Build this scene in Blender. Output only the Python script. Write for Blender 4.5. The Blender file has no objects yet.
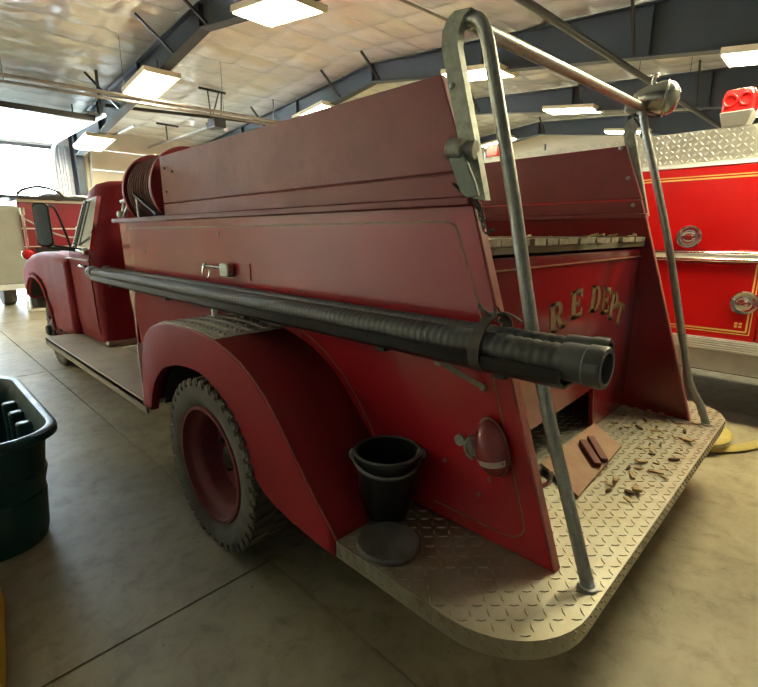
import bpy, bmesh, math, random
from mathutils import Vector, Matrix
random.seed(7)
S = bpy.context.scene
COL = S.collection
PI = math.pi

# ------------------------------------------------------------------ materials
def mat(name, color, rough=.5, metal=0., var=0., vscale=6., color2=None, bump=0., bscale=30., coat=0., spec=.5,
        rvar=0., trans=0., detail=6.):
    m = bpy.data.materials.new(name); m.use_nodes = True
    nt = m.node_tree; N = nt.nodes; L = nt.links
    b = N['Principled BSDF']
    b.inputs['Base Color'].default_value = (*color, 1)
    b.inputs['Roughness'].default_value = rough
    b.inputs['Metallic'].default_value = metal
    b.inputs['Specular IOR Level'].default_value = spec
    if coat: b.inputs['Coat Weight'].default_value = coat; b.inputs['Coat Roughness'].default_value = .12
    if trans: b.inputs['Transmission Weight'].default_value = trans
    tc = N.new('ShaderNodeTexCoord')
    if var or rvar or color2:
        n = N.new('ShaderNodeTexNoise'); n.inputs['Scale'].default_value = vscale; n.inputs['Detail'].default_value = detail
        n.inputs['Roughness'].default_value = .65
        L.new(tc.outputs['Object'], n.inputs['Vector'])
        r = N.new('ShaderNodeValToRGB')
        c2 = color2 if color2 else tuple(c*(1-var) for c in color)
        c1 = color if color2 else tuple(min(1, c*(1+var*.6)) for c in color)
        r.color_ramp.elements[0].position = .35; r.color_ramp.elements[0].color = (*c1, 1)
        r.color_ramp.elements[1].position = .68; r.color_ramp.elements[1].color = (*c2, 1)
        L.new(n.outputs['Fac'], r.inputs['Fac']); L.new(r.outputs['Color'], b.inputs['Base Color'])
        if rvar:
            mr = N.new('ShaderNodeMapRange'); mr.inputs['To Min'].default_value = rough-rvar; mr.inputs['To Max'].default_value = rough+rvar
            mr.inputs['From Min'].default_value = .3; mr.inputs['From Max'].default_value = .7
            L.new(n.outputs['Fac'], mr.inputs['Value']); L.new(mr.outputs['Result'], b.inputs['Roughness'])
    if bump:
        n2 = N.new('ShaderNodeTexNoise'); n2.inputs['Scale'].default_value = bscale; n2.inputs['Detail'].default_value = 4
        L.new(tc.outputs['Object'], n2.inputs['Vector'])
        bp = N.new('ShaderNodeBump'); bp.inputs['Strength'].default_value = bump; bp.inputs['Distance'].default_value = .02
        L.new(n2.outputs['Fac'], bp.inputs['Height']); L.new(bp.outputs['Normal'], b.inputs['Normal'])
    return m

def emit(name, color, strength):
    m = bpy.data.materials.new(name); m.use_nodes = True
    b = m.node_tree.nodes['Principled BSDF']
    b.inputs['Base Color'].default_value = (.9, .9, .88, 1)
    b.inputs['Emission Color'].default_value = (*color, 1); b.inputs['Emission Strength'].default_value = strength
    return m

M = dict(
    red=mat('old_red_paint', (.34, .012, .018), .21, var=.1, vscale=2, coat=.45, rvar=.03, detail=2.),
    maroon=mat('maroon_and_shaded_red', (.19, .011, .016), .17, var=.12, vscale=2, coat=.7, rvar=.03, detail=2.),  # back wall's own maroon; on the right side panel it carries shade
    board=mat('weathered_red_boards', (.25, .038, .040), .46, color2=(.2, .038, .039), vscale=9, bump=.08, bscale=60, rvar=.08),
    fender=mat('dusty_red_fender', (.25, .012, .016), .6, color2=(.22, .022, .022), vscale=2.5, spec=.16, rvar=.06, detail=3.),
    cabred=mat('cab_red_paint', (.22, .014, .020), .58, var=.15, vscale=2.5, spec=.16, rvar=.05, detail=3.),
    edge=mat('worn_panel_edge', (.30, .085, .065), .5, var=.2, vscale=20),
    gold=mat('gold_leaf', (.25, .18, .075), .5, metal=.2, var=.3, vscale=30),
    goldline=mat('faded_gold_line', (.26, .12, .05), .45, var=.3, vscale=20),
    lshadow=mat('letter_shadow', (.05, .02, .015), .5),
    galv=mat('galvanized_steel', (.42, .43, .39), .42, metal=.85, color2=(.30, .32, .29), vscale=40, rvar=.12),
    bracket=mat('weathered_grey_bracket', (.30, .32, .27), .5, metal=.5, var=.3, vscale=30),
    plate=mat('dusty_tread_plate', (.44, .43, .35), .42, metal=.75, color2=(.33, .295, .2), vscale=5, rvar=.12),
    stepplate=mat('step_tread_plate', (.56, .54, .48), .42, metal=.45, var=.12, vscale=10),
    platebright=mat('tread_plate_bright', (.62, .61, .55), .35, metal=.8, var=.15, vscale=12, rvar=.08),
    chrome=mat('chrome', (.75, .75, .74), .12, metal=1),
    rubber=mat('dusty_tyre_rubber', (.075, .07, .058), .8, color2=(.13, .12, .095), vscale=9, bump=.2, bscale=50),
    hose=mat('black_suction_hose', (.045, .047, .045), .5, color2=(.075, .078, .07), vscale=14, rvar=.1),
    black=mat('black_metal', (.012, .012, .013), .45, var=.3, vscale=20),
    bucket=mat('black_bucket', (.008, .008, .01), .28, var=.4, vscale=20),
    lid=mat('scuffed_black_lid', (.05, .05, .047), .6, color2=(.11, .105, .095), vscale=10),
    strap=mat('old_leather_strap', (.075, .062, .05), .7, var=.3, vscale=30),
    dark=mat('chassis_black', (.02, .018, .017), .7),
    glass=mat('window_glass', (.8, .85, .86), .03, trans=.85, spec=.6),
    concrete=None, vinyl=None,
    engred=mat('bright_red_paint', (.52, .007, .007), .2, var=.08, vscale=1.5, coat=.5),
    engwhite=mat('engine_ivory_line', (.75, .7, .6), .4),
    enggold=mat('engine_gold_stripe', (.72, .45, .12), .35),
    alum=mat('ribbed_aluminium', (.62, .62, .58), .35, metal=.75, var=.12, vscale=8),
    skirt=mat('dull_white_skirt', (.46, .45, .4), .55, var=.15, vscale=4),
    redlens=mat('red_lens', (.75, .02, .02), .12, coat=.6),
    darkredlens=mat('faded_red_lamp', (.24, .04, .04), .2, coat=.5, var=.2, vscale=20),
    green=mat('dark_green_plastic', (.006, .05, .052), .42, var=.25, vscale=8, rvar=.08),
    yellow=mat('yellow_hose_jacket', (.46, .36, .10), .75, color2=(.34, .28, .1), vscale=20),
    yellow2=mat('yellow_plastic', (.62, .42, .03), .5, var=.2, vscale=8),
    steel=mat('dark_grey_steel', (.030, .043, .056), .5, var=.15, vscale=3),
    steelrim=mat('cream_trim', (.62, .56, .46), .5),
    pipe=mat('grey_pipe', (.28, .26, .24), .45, metal=.6, var=.2, vscale=10),
    blackpipe=mat('black_iron_pipe', (.035, .035, .035), .45, metal=.4),
    white=mat('white_panel', (.78, .79, .78), .5, var=.05, vscale=2),
    cream=mat('cream_door_panel', (.68, .63, .52), .55, var=.06, vscale=2),
    track=mat('galvanised_door_track', (.5, .54, .57), .4, metal=.6, var=.15, vscale=10),
    housing=mat('cream_light_housing', (.72, .66, .5), .5),
    lens=emit('lamp_diffuser', (1., .90, .56), 20.),
    chip=mat('dry_wood_chip', (.36, .25, .12), .8, var=.6, vscale=30),
    chipd=mat('dark_bark_chip', (.09, .045, .022), .8, var=.5, vscale=30),
    plywood=mat('red_faced_board', (.27, .13, .075), .65, color2=(.33, .21, .11), vscale=6),
    runboard=mat('dusty_running_board', (.46, .42, .34), .65, metal=.15, color2=(.36, .32, .25), vscale=4),
    bar=mat('dark_red_bar', (.13, .03, .02), .6),
    silver=mat('truck_white_paint', (.36, .36, .32), .4, var=.08, vscale=3),
    bgred=mat('background_red_paint', (.26, .012, .03), .3, var=.15, vscale=2, coat=.3),
    rimred=mat('dusty_rim_red', (.16, .014, .022), .5, color2=(.14, .03, .03), vscale=8),
    reel=mat('reel_red', (.28, .03, .038), .35, var=.15, vscale=6),
    reelhose=mat('reel_hose', (.17, .07, .06), .7, var=.3, vscale=20),
    slat=mat('weathered_slat', (.33, .28, .2), .8, color2=(.19, .15, .1), vscale=25, bump=.2, bscale=60),
    olive=mat('olive_frame', (.15, .14, .085), .6, var=.2, vscale=10),
    tag=mat('white_tag', (.7, .7, .68), .5),
    amber=mat('amber_lens', (.8, .3, .03), .2),
)

def concrete():
    m = bpy.data.materials.new('concrete_floor'); m.use_nodes = True
    nt = m.node_tree; N = nt.nodes; L = nt.links; b = N['Principled BSDF']
    tc = N.new('ShaderNodeTexCoord')
    def noise(sc, det=6, dist=0., rough=.6):
        n = N.new('ShaderNodeTexNoise'); n.inputs['Scale'].default_value = sc; n.inputs['Detail'].default_value = det
        n.inputs['Distortion'].default_value = dist; n.inputs['Roughness'].default_value = rough
        L.new(tc.outputs['Object'], n.inputs['Vector']); return n
    def ramp(fac, stops):
        r = N.new('ShaderNodeValToRGB'); e = r.color_ramp.elements
        while len(e) < len(stops): e.new(.5)
        for i, (p, c) in enumerate(stops): e[i].position = p; e[i].color = (*c, 1)
        L.new(fac, r.inputs['Fac']); return r
    big = ramp(noise(.9, 5, .6).outputs['Fac'], [(.3, (.24, .205, .125)), (.55, (.345, .30, .19)), (.75, (.46, .40, .25))])
    fine = ramp(noise(8, 9, .35, .72).outputs['Fac'], [(.33, (.55, .53, .5)), (.5, (.92, .92, .92)), (.7, (1.1, 1.1, 1.08))])
    mx = N.new('ShaderNodeMix'); mx.data_type = 'RGBA'; mx.blend_type = 'MULTIPLY'; mx.inputs['Factor'].default_value = .8
    L.new(big.outputs['Color'], mx.inputs['A']); L.new(fine.outputs['Color'], mx.inputs['B'])
    # dark spots
    sp = ramp(noise(22, 2).outputs['Fac'], [(.70, (1, 1, 1)), (.74, (.35, .3, .25))])
    mx2 = N.new('ShaderNodeMix'); mx2.data_type = 'RGBA'; mx2.blend_type = 'MULTIPLY'; mx2.inputs['Factor'].default_value = .6
    L.new(mx.outputs['Result'], mx2.inputs['A']); L.new(sp.outputs['Color'], mx2.inputs['B'])
    L.new(mx2.outputs['Result'], b.inputs['Base Color'])
    rr = N.new('ShaderNodeMapRange'); rr.inputs['To Min'].default_value = .38; rr.inputs['To Max'].default_value = .62
    L.new(noise(3, 6).outputs['Fac'], rr.inputs['Value']); L.new(rr.outputs['Result'], b.inputs['Roughness'])
    bp = N.new('ShaderNodeBump'); bp.inputs['Strength'].default_value = .12; bp.inputs['Distance'].default_value = .01
    L.new(noise(30, 6).outputs['Fac'], bp.inputs['Height']); L.new(bp.outputs['Normal'], b.inputs['Normal'])
    return m
M['concrete'] = concrete()

def vinyl():
    m = bpy.data.materials.new('white_vinyl_insulation'); m.use_nodes = True
    nt = m.node_tree; N = nt.nodes; L = nt.links; b = N['Principled BSDF']
    b.inputs['Base Color'].default_value = (.80, .84, .84, 1); b.inputs['Roughness'].default_value = .17
    b.inputs['Metallic'].default_value = .3
    tc = N.new('ShaderNodeTexCoord')
    mp = N.new('ShaderNodeMapping'); mp.inputs['Scale'].default_value = (1.0, 1.3, 1.0)
    L.new(tc.outputs['Object'], mp.inputs['Vector'])
    n = N.new('ShaderNodeTexNoise'); n.inputs['Scale'].default_value = 2.4; n.inputs['Detail'].default_value = 2; n.inputs['Distortion'].default_value = .3
    L.new(mp.outputs['Vector'], n.inputs['Vector'])
    bp = N.new('ShaderNodeBump'); bp.inputs['Strength'].default_value = .6; bp.inputs['Distance'].default_value = .06
    L.new(n.outputs['Fac'], bp.inputs['Height']); L.new(bp.outputs['Normal'], b.inputs['Normal'])
    return m
M['vinyl'] = vinyl()

# ------------------------------------------------------------------ mesh builder
ORG = {}
class MB:
    def __init__(s): s.bm = bmesh.new()
    def face(s, pts):
        vs = [s.bm.verts.new(Vector(p)) for p in pts]
        try: s.bm.faces.new(vs)
        except ValueError: pass
        return s
    def hexa(s, p):                       # 8 points: bottom 4, top 4
        v = [s.bm.verts.new(Vector(q)) for q in p]
        for f in ((3,2,1,0),(4,5,6,7),(0,1,5,4),(1,2,6,5),(2,3,7,6),(3,0,4,7)): s.bm.faces.new([v[i] for i in f])
        return s
    def box(s, x0, x1, y0, y1, z0, z1):
        return s.hexa([(x0,y0,z0),(x1,y0,z0),(x1,y1,z0),(x0,y1,z0),(x0,y0,z1),(x1,y0,z1),(x1,y1,z1),(x0,y1,z1)])
    def obox(s, c, u, v, w):              # centre and three half-vectors
        c, u, v, w = map(Vector, (c, u, v, w))
        return s.hexa([c-u-v-w, c+u-v-w, c+u+v-w, c-u+v-w, c-u-v+w, c+u-v+w, c+u+v+w, c-u+v+w])
    def bar(s, a, b, w, h, up=(0,0,1)):   # rectangular bar from a to b
        a, b = Vector(a), Vector(b); d = (b-a); side = d.cross(Vector(up))
        if side.length < 1e-6: side = d.cross(Vector((1,0,0)))
        side.normalize(); n = side.cross(d).normalized()
        return s.obox((a+b)/2, d/2, side*w/2, n*h/2)
    def prism(s, poly, axis, a0, a1):     # poly in the two other axes (x,y,z order), extruded along axis
        def P(p, a):
            return {'x': (a, p[0], p[1]), 'y': (p[0], a, p[1]), 'z': (p[0], p[1], a)}[axis]
        A = [s.bm.verts.new(P(p, a0)) for p in poly]; B = [s.bm.verts.new(P(p, a1)) for p in poly]
        n = len(poly)
        s.bm.faces.new(A); s.bm.faces.new(B[::-1])
        for i in range(n): s.bm.faces.new([A[i], B[i], B[(i+1) % n], A[(i+1) % n]])
        return s
    def rings(s, rings, cap0=True, cap1=True, closed=True):
        R = [[s.bm.verts.new(Vector(p)) for p in r] for r in rings]
        n = len(R[0])
        for a, b in zip(R[:-1], R[1:]):
            for i in range(n if closed else n-1):
                j = (i+1) % n
                s.bm.faces.new([a[i], a[j], b[j], b[i]])
        if cap0: s.bm.faces.new(R[0][::-1])
        if cap1: s.bm.faces.new(R[-1])
        return s
    def tube(s, path, r, seg=12, cap=True, flat=1., upv=None):   # r number or list
        P = [Vector(p) for p in path]; n = len(P)
        rs = r if isinstance(r, (list, tuple)) else [r]*n
        T = []
        for i in range(n):
            a = P[max(0, i-1)]; b = P[min(n-1, i+1)]
            t = (b-a); T.append(t.normalized() if t.length > 1e-9 else (T[-1] if T else Vector((0,0,1))))
        u = Vector(upv) if upv else (Vector((0,0,1)) if abs(T[0].z) < .9 else Vector((1,0,0)))
        out = []
        for i in range(n):
            t = T[i]; w = t.cross(u)
            if w.length < 1e-6: w = t.cross(Vector((0,1,0)))
            w.normalize(); nn = w.cross(t).normalized()
            if not upv: u = nn
            out.append([P[i] + (w*math.cos(2*PI*k/seg) + nn*math.sin(2*PI*k/seg)*flat)*rs[i] for k in range(seg)])
        return s.rings(out, cap, cap)
    def cyl(s, a, b, r, r2=None, seg=20, cap=True):
        return s.tube([a, b], [r, r if r2 is None else r2], seg, cap)
    def lathe(s, prof, c, axis, seg=32, cap0=False, cap1=False):   # prof = [(radius, along)]
        c = Vector(c); ax = Vector(axis).normalized()
        u = ax.cross(Vector((0,0,1)))
        if u.length < 1e-3: u = Vector((1,0,0))
        u.normalize(); w = ax.cross(u)
        return s.rings([[c + ax*h + (u*math.cos(2*PI*k/seg) + w*math.sin(2*PI*k/seg))*r for k in range(seg)] for r, h in prof], cap0, cap1)
    def ell(s, c, u, v, w, nu=16, nv=10, z0=-1., z1=1.):  # ellipsoid with half vectors
        c, u, v, w = map(Vector, (c, u, v, w)); rings = []
        t0, t1 = math.asin(z0), math.asin(z1)
        for j in range(nv+1):
            t = t0+(t1-t0)*j/nv; cr = max(math.cos(t), 1e-3)
            rings.append([c + w*math.sin(t) + (u*math.cos(2*PI*k/nu) + v*math.sin(2*PI*k/nu))*cr for k in range(nu)])
        return s.rings(rings)
    def torus(s, c, axis, R, r, seg=32, rs=10, a0=0, a1=2*PI, squash=(1, 1)):
        c = Vector(c); ax = Vector(axis).normalized(); u = ax.cross(Vector((0,0,1)))
        if u.length < 1e-3: u = Vector((1,0,0))
        u.normalize(); w = ax.cross(u)
        full = abs(a1-a0-2*PI) < 1e-6; n = seg+1
        rings = []
        for i in range(n):
            a = a0+(a1-a0)*i/seg; d = u*math.cos(a)*squash[0] + w*math.sin(a)*squash[1]
            rings.append([c + d*R + (d*math.cos(2*PI*k/rs) + ax*math.sin(2*PI*k/rs))*r for k in range(rs)])
        return s.rings(rings, not full, not full)
    def treads(s, o, u, v, n, inside, nu, nv, pitch=.040, L=.034, W=.0085, h=.0032):
        # raised lozenges, alternately turned, on the plane o + a*u + b*v
        o, u, v, n = Vector(o), Vector(u).normalized(), Vector(v).normalized(), Vector(n).normalized()
        for i in range(nu):
            for j in range(nv):
                a, b = (i+.5)*pitch, (j+.5)*pitch
                if not inside(a, b): continue
                d = (u+v) if (i+j) % 2 else (u-v)
                d = d.normalized(); e = n.cross(d)
                c = o+u*a+v*b
                base = [c-d*L/2, c-e*W/2, c+d*L/2, c+e*W/2]
                top = [c-d*L*.36+n*h, c-e*W*.28+n*h, c+d*L*.36+n*h, c+e*W*.28+n*h]
                A = [s.bm.verts.new(p) for p in base]; B = [s.bm.verts.new(p) for p in top]
                s.bm.faces.new(B)
                for k in range(4): s.bm.faces.new([A[k], A[(k+1) % 4], B[(k+1) % 4], B[k]])
        return s
    def build(s, name, m, parent=None, org=None, bevel=0., seg=2, angle=38, sub=0, weld=True, flat=False):
        bm = s.bm
        if weld: bmesh.ops.remove_doubles(bm, verts=bm.verts, dist=1e-5)
        bmesh.ops.recalc_face_normals(bm, faces=bm.faces)
        if org is None: org = ORG.get(parent, Vector((0,0,0))) if parent else Vector((0,0,0))
        org = Vector(org)
        bmesh.ops.translate(bm, verts=bm.verts, vec=-org)
        for f in bm.faces: f.smooth = not flat
        for e in bm.edges:
            if len(e.link_faces) == 2 and e.calc_face_angle(0) > math.radians(angle): e.smooth = False
        me = bpy.data.meshes.new(name); bm.to_mesh(me); bm.free()
        for mm in (m if isinstance(m, list) else [m]): me.materials.append(mm)
        o = bpy.data.objects.new(name, me); COL.objects.link(o)
        if parent:
            o.parent = parent; o.location = org-ORG.get(parent, Vector((0,0,0)))
        else: o.location = org
        ORG[o] = org
        if bevel:
            b = o.modifiers.new('bevel', 'BEVEL'); b.width = bevel; b.segments = seg; b.limit_method = 'ANGLE'; b.angle_limit = math.radians(40)
            b.harden_normals = False
        if sub:
            q = o.modifiers.new('sub', 'SUBSURF'); q.levels = sub; q.render_levels = sub
        return o

def each(mb, name, m, parent, **kw):
    # every loose piece becomes an object of its own
    bm = mb.bm; bmesh.ops.remove_doubles(bm, verts=bm.verts, dist=1e-5); left = set(bm.verts); out = []
    while left:
        st = [left.pop()]; grp = set(st)
        while st:
            for e in st.pop().link_edges:
                for v in e.verts:
                    if v in left: left.discard(v); grp.add(v); st.append(v)
        n = MB(); mp = {v: n.bm.verts.new(v.co) for v in grp}
        for f in {f for v in grp for f in v.link_faces}: n.bm.faces.new([mp[v] for v in f.verts])
        out.append(n.build(name, m, parent, **kw))
    bm.free(); return out

def tag(o, label, cat, group=None, kind=None):
    o['label'] = label; o['category'] = cat
    if group: o['group'] = group
    if kind: o['kind'] = kind
    return o
def empty(name, loc, label, cat, group=None):
    o = bpy.data.objects.new(name, None); COL.objects.link(o); o.location = loc; o.empty_display_size = .2
    ORG[o] = Vector(loc)
    return tag(o, label, cat, group)
def struct(o, label=None):
    o['kind'] = 'structure'
    if label: o['label'] = label
    return o
def copy_tree(o, parent=None):
    c = o.copy(); COL.objects.link(c)
    if parent: c.parent = parent
    for ch in list(o.children): copy_tree(ch, c)
    return c
def rrect(cx, cy, hx, hy, r, n=5):        # rounded rectangle outline
    out = []
    for k, (sx, sy) in enumerate(((1,1),(-1,1),(-1,-1),(1,-1))):
        for i in range(n+1):
            a = PI/2*k + PI/2*i/n
            out.append((cx+sx*(hx-r)+r*math.cos(a), cy+sy*(hy-r)+r*math.sin(a)))
    return out
def smooth_path(pts, n=8):                # Catmull-Rom
    P = [Vector(p) for p in pts]; P = [P[0]*2-P[1]]+P+[P[-1]*2-P[-2]]; out = []
    for i in range(1, len(P)-2):
        for k in range(n):
            t = k/n; a, b, c, d = P[i-1], P[i], P[i+1], P[i+2]
            out.append(.5*((2*b)+(c-a)*t+(2*a-5*b+4*c-d)*t*t+(3*b-a-3*c+d)*t**3))
    out.append(P[-2]); return out

# ------------------------------------------------------------------ camera
p, yaw, H = math.radians(13.1), math.radians(45.5), 1.6
fw = Vector((math.sin(yaw)*math.cos(p), math.cos(yaw)*math.cos(p), -math.sin(p)))
rt = Vector((math.cos(yaw), -math.sin(yaw), 0)); up = rt.cross(fw)
cam = bpy.data.cameras.new('camera'); co = bpy.data.objects.new('camera', cam); COL.objects.link(co)
R = Matrix((rt, up, -fw)).transposed().to_4x4()
co.matrix_world = Matrix.Translation((0, 0, H)) @ R
cam.sensor_width = 36; cam.sensor_fit = 'HORIZONTAL'; cam.lens = 472/758*36; cam.clip_start = .02; cam.clip_end = 300
S.camera = co

# ------------------------------------------------------------------ the building
XL, XR, YB, YF = -6.0, 18.5, -1.1, 17.1
RY, RZ = 8.4, 5.42                         # ridge
def roof(y): return RZ-.083*abs(y-RY)
def floor_joints():
    mb = MB()
    # the slab, cut into panes by sawn joints (recessed grooves)
    xs = [XL, 1.09, 5.2, 9.3, 13.4, XR]; ys = [YB, 1.84, 6.6, 10.9, YF]
    g = .006
    for i in range(len(xs)-1):
        for j in range(len(ys)-1):
            mb.box(xs[i]+g, xs[i+1]-g, ys[j]+g, ys[j+1]-g, -.12, 0)
    mb.box(XL, XR, YB, YF, -.2, -.012)
    return mb
struct(floor_joints().build('floor', M['concrete'], weld=False))
apron = MB().box(XL-20, XR+20, YF, YF+60, -.2, -.02).build('ground_outside', mat('outside_concrete', (.55, .54, .5), .8, var=.1, vscale=1)); struct(apron)

def ceiling():
    mb = MB(); dx, dy = .087, .07
    nx = int((XR-XL)/dx); ny = int((YF-YB)/dy)
    rnd = random.Random(3); ph = [[rnd.uniform(.35, 1.0) for _ in range(60)] for _ in range(60)]
    rows = []
    for j in range(ny+1):
        y = YB+(YF-YB)*j/ny; row = []
        for i in range(nx+1):
            x = XL+(XR-XL)*i/nx
            u = (x-2.53)/.87; v = (y-RY)/.70
            cu, cv = math.floor(u), math.floor(v); fu, fv = u-cu, v-cv
            sag = .075*ph[int(cu) % 60][int(cv) % 60]*(1-abs(2*fu-1)**5)*(1-abs(2*fv-1)**4)
            row.append((x, y, roof(y)-sag+.02))
        rows.append(row)
    return mb.rings(rows, False, False, closed=False)
struct(ceiling().build('ceiling', M['vinyl'], angle=80))
# shell above so no light leaks
struct(MB().prism([(YB, roof(YB)+.1), (RY, RZ+.1), (YF, roof(YF)+.1), (YF, roof(YF)+.25), (RY, RZ+.25), (YB, roof(YB)+.25)], 'x', XL-.3, XR+.3).build('ceiling_deck', M['steel']))

wl = mat('wall_liner', (.66, .64, .58), .55, var=.05, vscale=1.5)
wr = mat('dark_wall_panel', (.16, .15, .13), .6, var=.1, vscale=1.5)
struct(MB().prism([(YB, 0), (YF, 0), (YF, roof(YF)+.15), (RY, RZ+.15), (YB, roof(YB)+.15)], 'x', XL-.2, XL).build('wall_left', wl))
struct(MB().prism([(YB, 0), (YF, 0), (YF, roof(YF)+.15), (RY, RZ+.15), (YB, roof(YB)+.15)], 'x', XR, XR+.2).build('wall_right', wl))
struct(MB().box(XL-.2, XR+.2, YB-.2, YB, 0, roof(YB)+.15).build('wall_rear', wr))
# front wall with door openings
DO = (0.02, 3.76, 4.02)                    # open door
DC = (4.72, 8.2, 4.12)                     # closed door
fwall = MB()
zt = roof(YF)+.15
DL = (-4.05, -.40, 4.02)                   # closed door of the left bay, out of the frame
struct(MB().box(DL[0], DL[1], YF+.03, YF+.1, 0, DL[2]).build('door_3', M['cream']))
fwall.box(XL-.2, DL[0], YF, YF+.2, 0, zt).box(DL[1], DO[0], YF, YF+.2, 0, zt).box(DL[0], DL[1], YF, YF+.2, DL[2], zt).box(DO[1], DC[0], YF, YF+.2, 0, zt).box(DC[1], XR+.2, YF, YF+.2, 0, zt)
fwall.box(DO[0], DO[1], YF, YF+.2, DO[2], zt).box(DC[0], DC[1], YF, YF+.2, DC[2], zt)
struct(fwall.build('wall_front', wl, weld=False))
# closed sectional door
d = MB()
for k in range(7):
    z0 = k*DC[2]/7
    d.box(DC[0]+.02, DC[1]-.02, YF+.02, YF+.07, z0+.006, z0+DC[2]/7-.006)
    d.box(DC[0]+.02, DC[1]-.02, YF+.035, YF+.08, z0, z0+.02)
d2 = struct(d.build('door_1', M['cream'], weld=False, bevel=.006))
MB().box(DC[0]-.12, DC[0], YF-.06, YF, 0, DC[2]+.15).box(DC[0]-.12, DC[1]+.1, YF-.06, YF, DC[2], DC[2]+.16).build('door_frame', M['cream'], d2)
tr = MB()
tr.box(DC[0]-.03, DC[0]+.03, YF-.10, YF-.05, 0, 3.9)
tr.tube(smooth_path([(DC[0], YF-.08, 3.7), (DC[0], YF-.2, 4.0), (DC[0], YF-.5, 4.12), (DC[0], YF-1.4, 4.17), (DC[0], YF-4, 4.2)], 4), .035, 6)
tr.build('door_track', M['track'], d2)
# dark opening casing and jambs of the open door
cas = MB()
[cas.box(DO[1]+k*.075, DO[1]+k*.075+.06, YF-.12+(k%2)*.03, YF-.001, 0, DO[2]+.1) for k in range(6)]
struct(cas.build('trim_1', M['track'], bevel=.01))
cas = MB(); cas.box(DO[0]-.1, DO[1]+.1, YF-.05, YF+.0, DO[2]-.04, DO[2]+.06); struct(cas.build('trim_2', M['black']))
# raised sectional door, hanging level in its tracks
od = MB()
for k in range(4):
    y0 = YF-.35-4.1*k/4
    od.box(DO[0]+.05, DO[1]-.05, y0-1.02, y0-.005, 4.10, 4.15)
o = struct(od.build('door_2', M['white'], weld=False, bevel=.006))
MB().box(DO[0]+.05, DO[1]-.05, YF-4.55, YF-4.46, 4.06, 4.18).build('door_seal', M['black'], o)
ot = MB()
xt = DO[1]+.03
ot.tube(smooth_path([(xt, YF-.1, 0), (xt, YF-.1, 2), (xt, YF-.1, 3.6), (xt, YF-.25, 3.98), (xt, YF-.6, 4.12), (xt, YF-2, 4.14), (xt, YF-4.9, 4.14)], 5), .045, 8)
for k in range(9): ot.box(xt-.09, xt+.02, YF-.5-k*.45, YF-.44-k*.45, 4.12, 4.22)
ot.build('door_track', M['track'], o)
hb = MB(); hb.bar((xt, YF-4.7, 4.15), (xt, YF-4.7, roof(YF-4.7)), .05, .05).bar((xt, YF-2.5, 4.15), (xt+.1, YF-2.2, roof(YF-2.2)), .03, .03).bar((xt-.3, YF-4.7, 4.2), (xt, YF-4.7, 4.16), .04, .04)
each(hb, 'track_hanger', M['blackpipe'], o)

# rigid frames: column, haunch, tapered rafter
def frame(x, n):
    def bot(y): return 4.98-.14*abs(y-RY)
    mb = MB(); w = .012
    ys = [YB+.35, RY, YF-.55]
    mb.prism([(ys[0], bot(ys[0])), (RY, bot(RY)), (ys[2], bot(ys[2])), (ys[2], roof(ys[2])-.06), (RY, RZ-.06), (ys[0], roof(ys[0])-.06)], 'x', x-w, x+w)
    for a, b in ((ys[0], RY), (RY, ys[2])):                       # flanges
        for f, t in ((bot, .02), (lambda q: roof(q)-.07, .02)):
            mb.hexa([(x-.1, a, f(a)-t), (x+.1, a, f(a)-t), (x+.1, b, f(b)-t), (x-.1, b, f(b)-t), (x-.1, a, f(a)), (x+.1, a, f(a)), (x+.1, b, f(b)), (x-.1, b, f(b))])
    mb.box(x-.1, x+.1, RY-.012, RY+.012, bot(RY)-.02, RZ-.07)      # splice plate
    for yy in (2.6, 5.5, 11.3, 14.2): mb.box(x-.09, x+.09, yy-.006, yy+.006, bot(yy), roof(yy)-.07)
    # columns
    mb.box(x-.1, x+.1, YF-.56, YF-.54, 0, roof(YF)-.1).box(x-.1, x+.1, YF-.02, YF-.002, 0, roof(YF)-.1).box(x-w, x+w, YF-.55, YF-.01, 0, roof(YF)-.1)
    mb.box(x-.1, x+.1, YB+.34, YB+.36, 0, roof(YB)-.1).box(x-.1, x+.1, YB+.002, YB+.02, 0, roof(YB)-.1).box(x-w, x+w, YB+.01, YB+.35, 0, roof(YB)-.1)
    o = mb.build('beam_%d' % n, M['steel'], weld=False)
    struct(o)
    tm = MB()
    for a, b in ((ys[0], RY), (RY, ys[2])):
        tm.hexa([(x+.1, a, bot(a)-.02), (x+.112, a, bot(a)-.02), (x+.112, b, bot(b)-.02), (x+.1, b, bot(b)-.02), (x+.1, a, bot(a)+.012), (x+.112, a, bot(a)+.012), (x+.112, b, bot(b)+.012), (x+.1, b, bot(b)+.012)])
    tm.build('conduit', M['steelrim'], o)
    for yy in (RY-.25, RY+1.1, RY-3.2, RY+4.2, RY-5.6):
        for sx in (-1,):
            MB().bar((x+sx*.09, yy, bot(yy)+.02), (x+sx*.75, yy+.1*sx, roof(yy)-.05), .04, .04).build('flange_brace', M['blackpipe'], o)
    return o
for n, x in enumerate((.28-4.06, .28, 4.34, 8.40, 12.46, 16.5)): frame(x, n+1)

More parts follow.
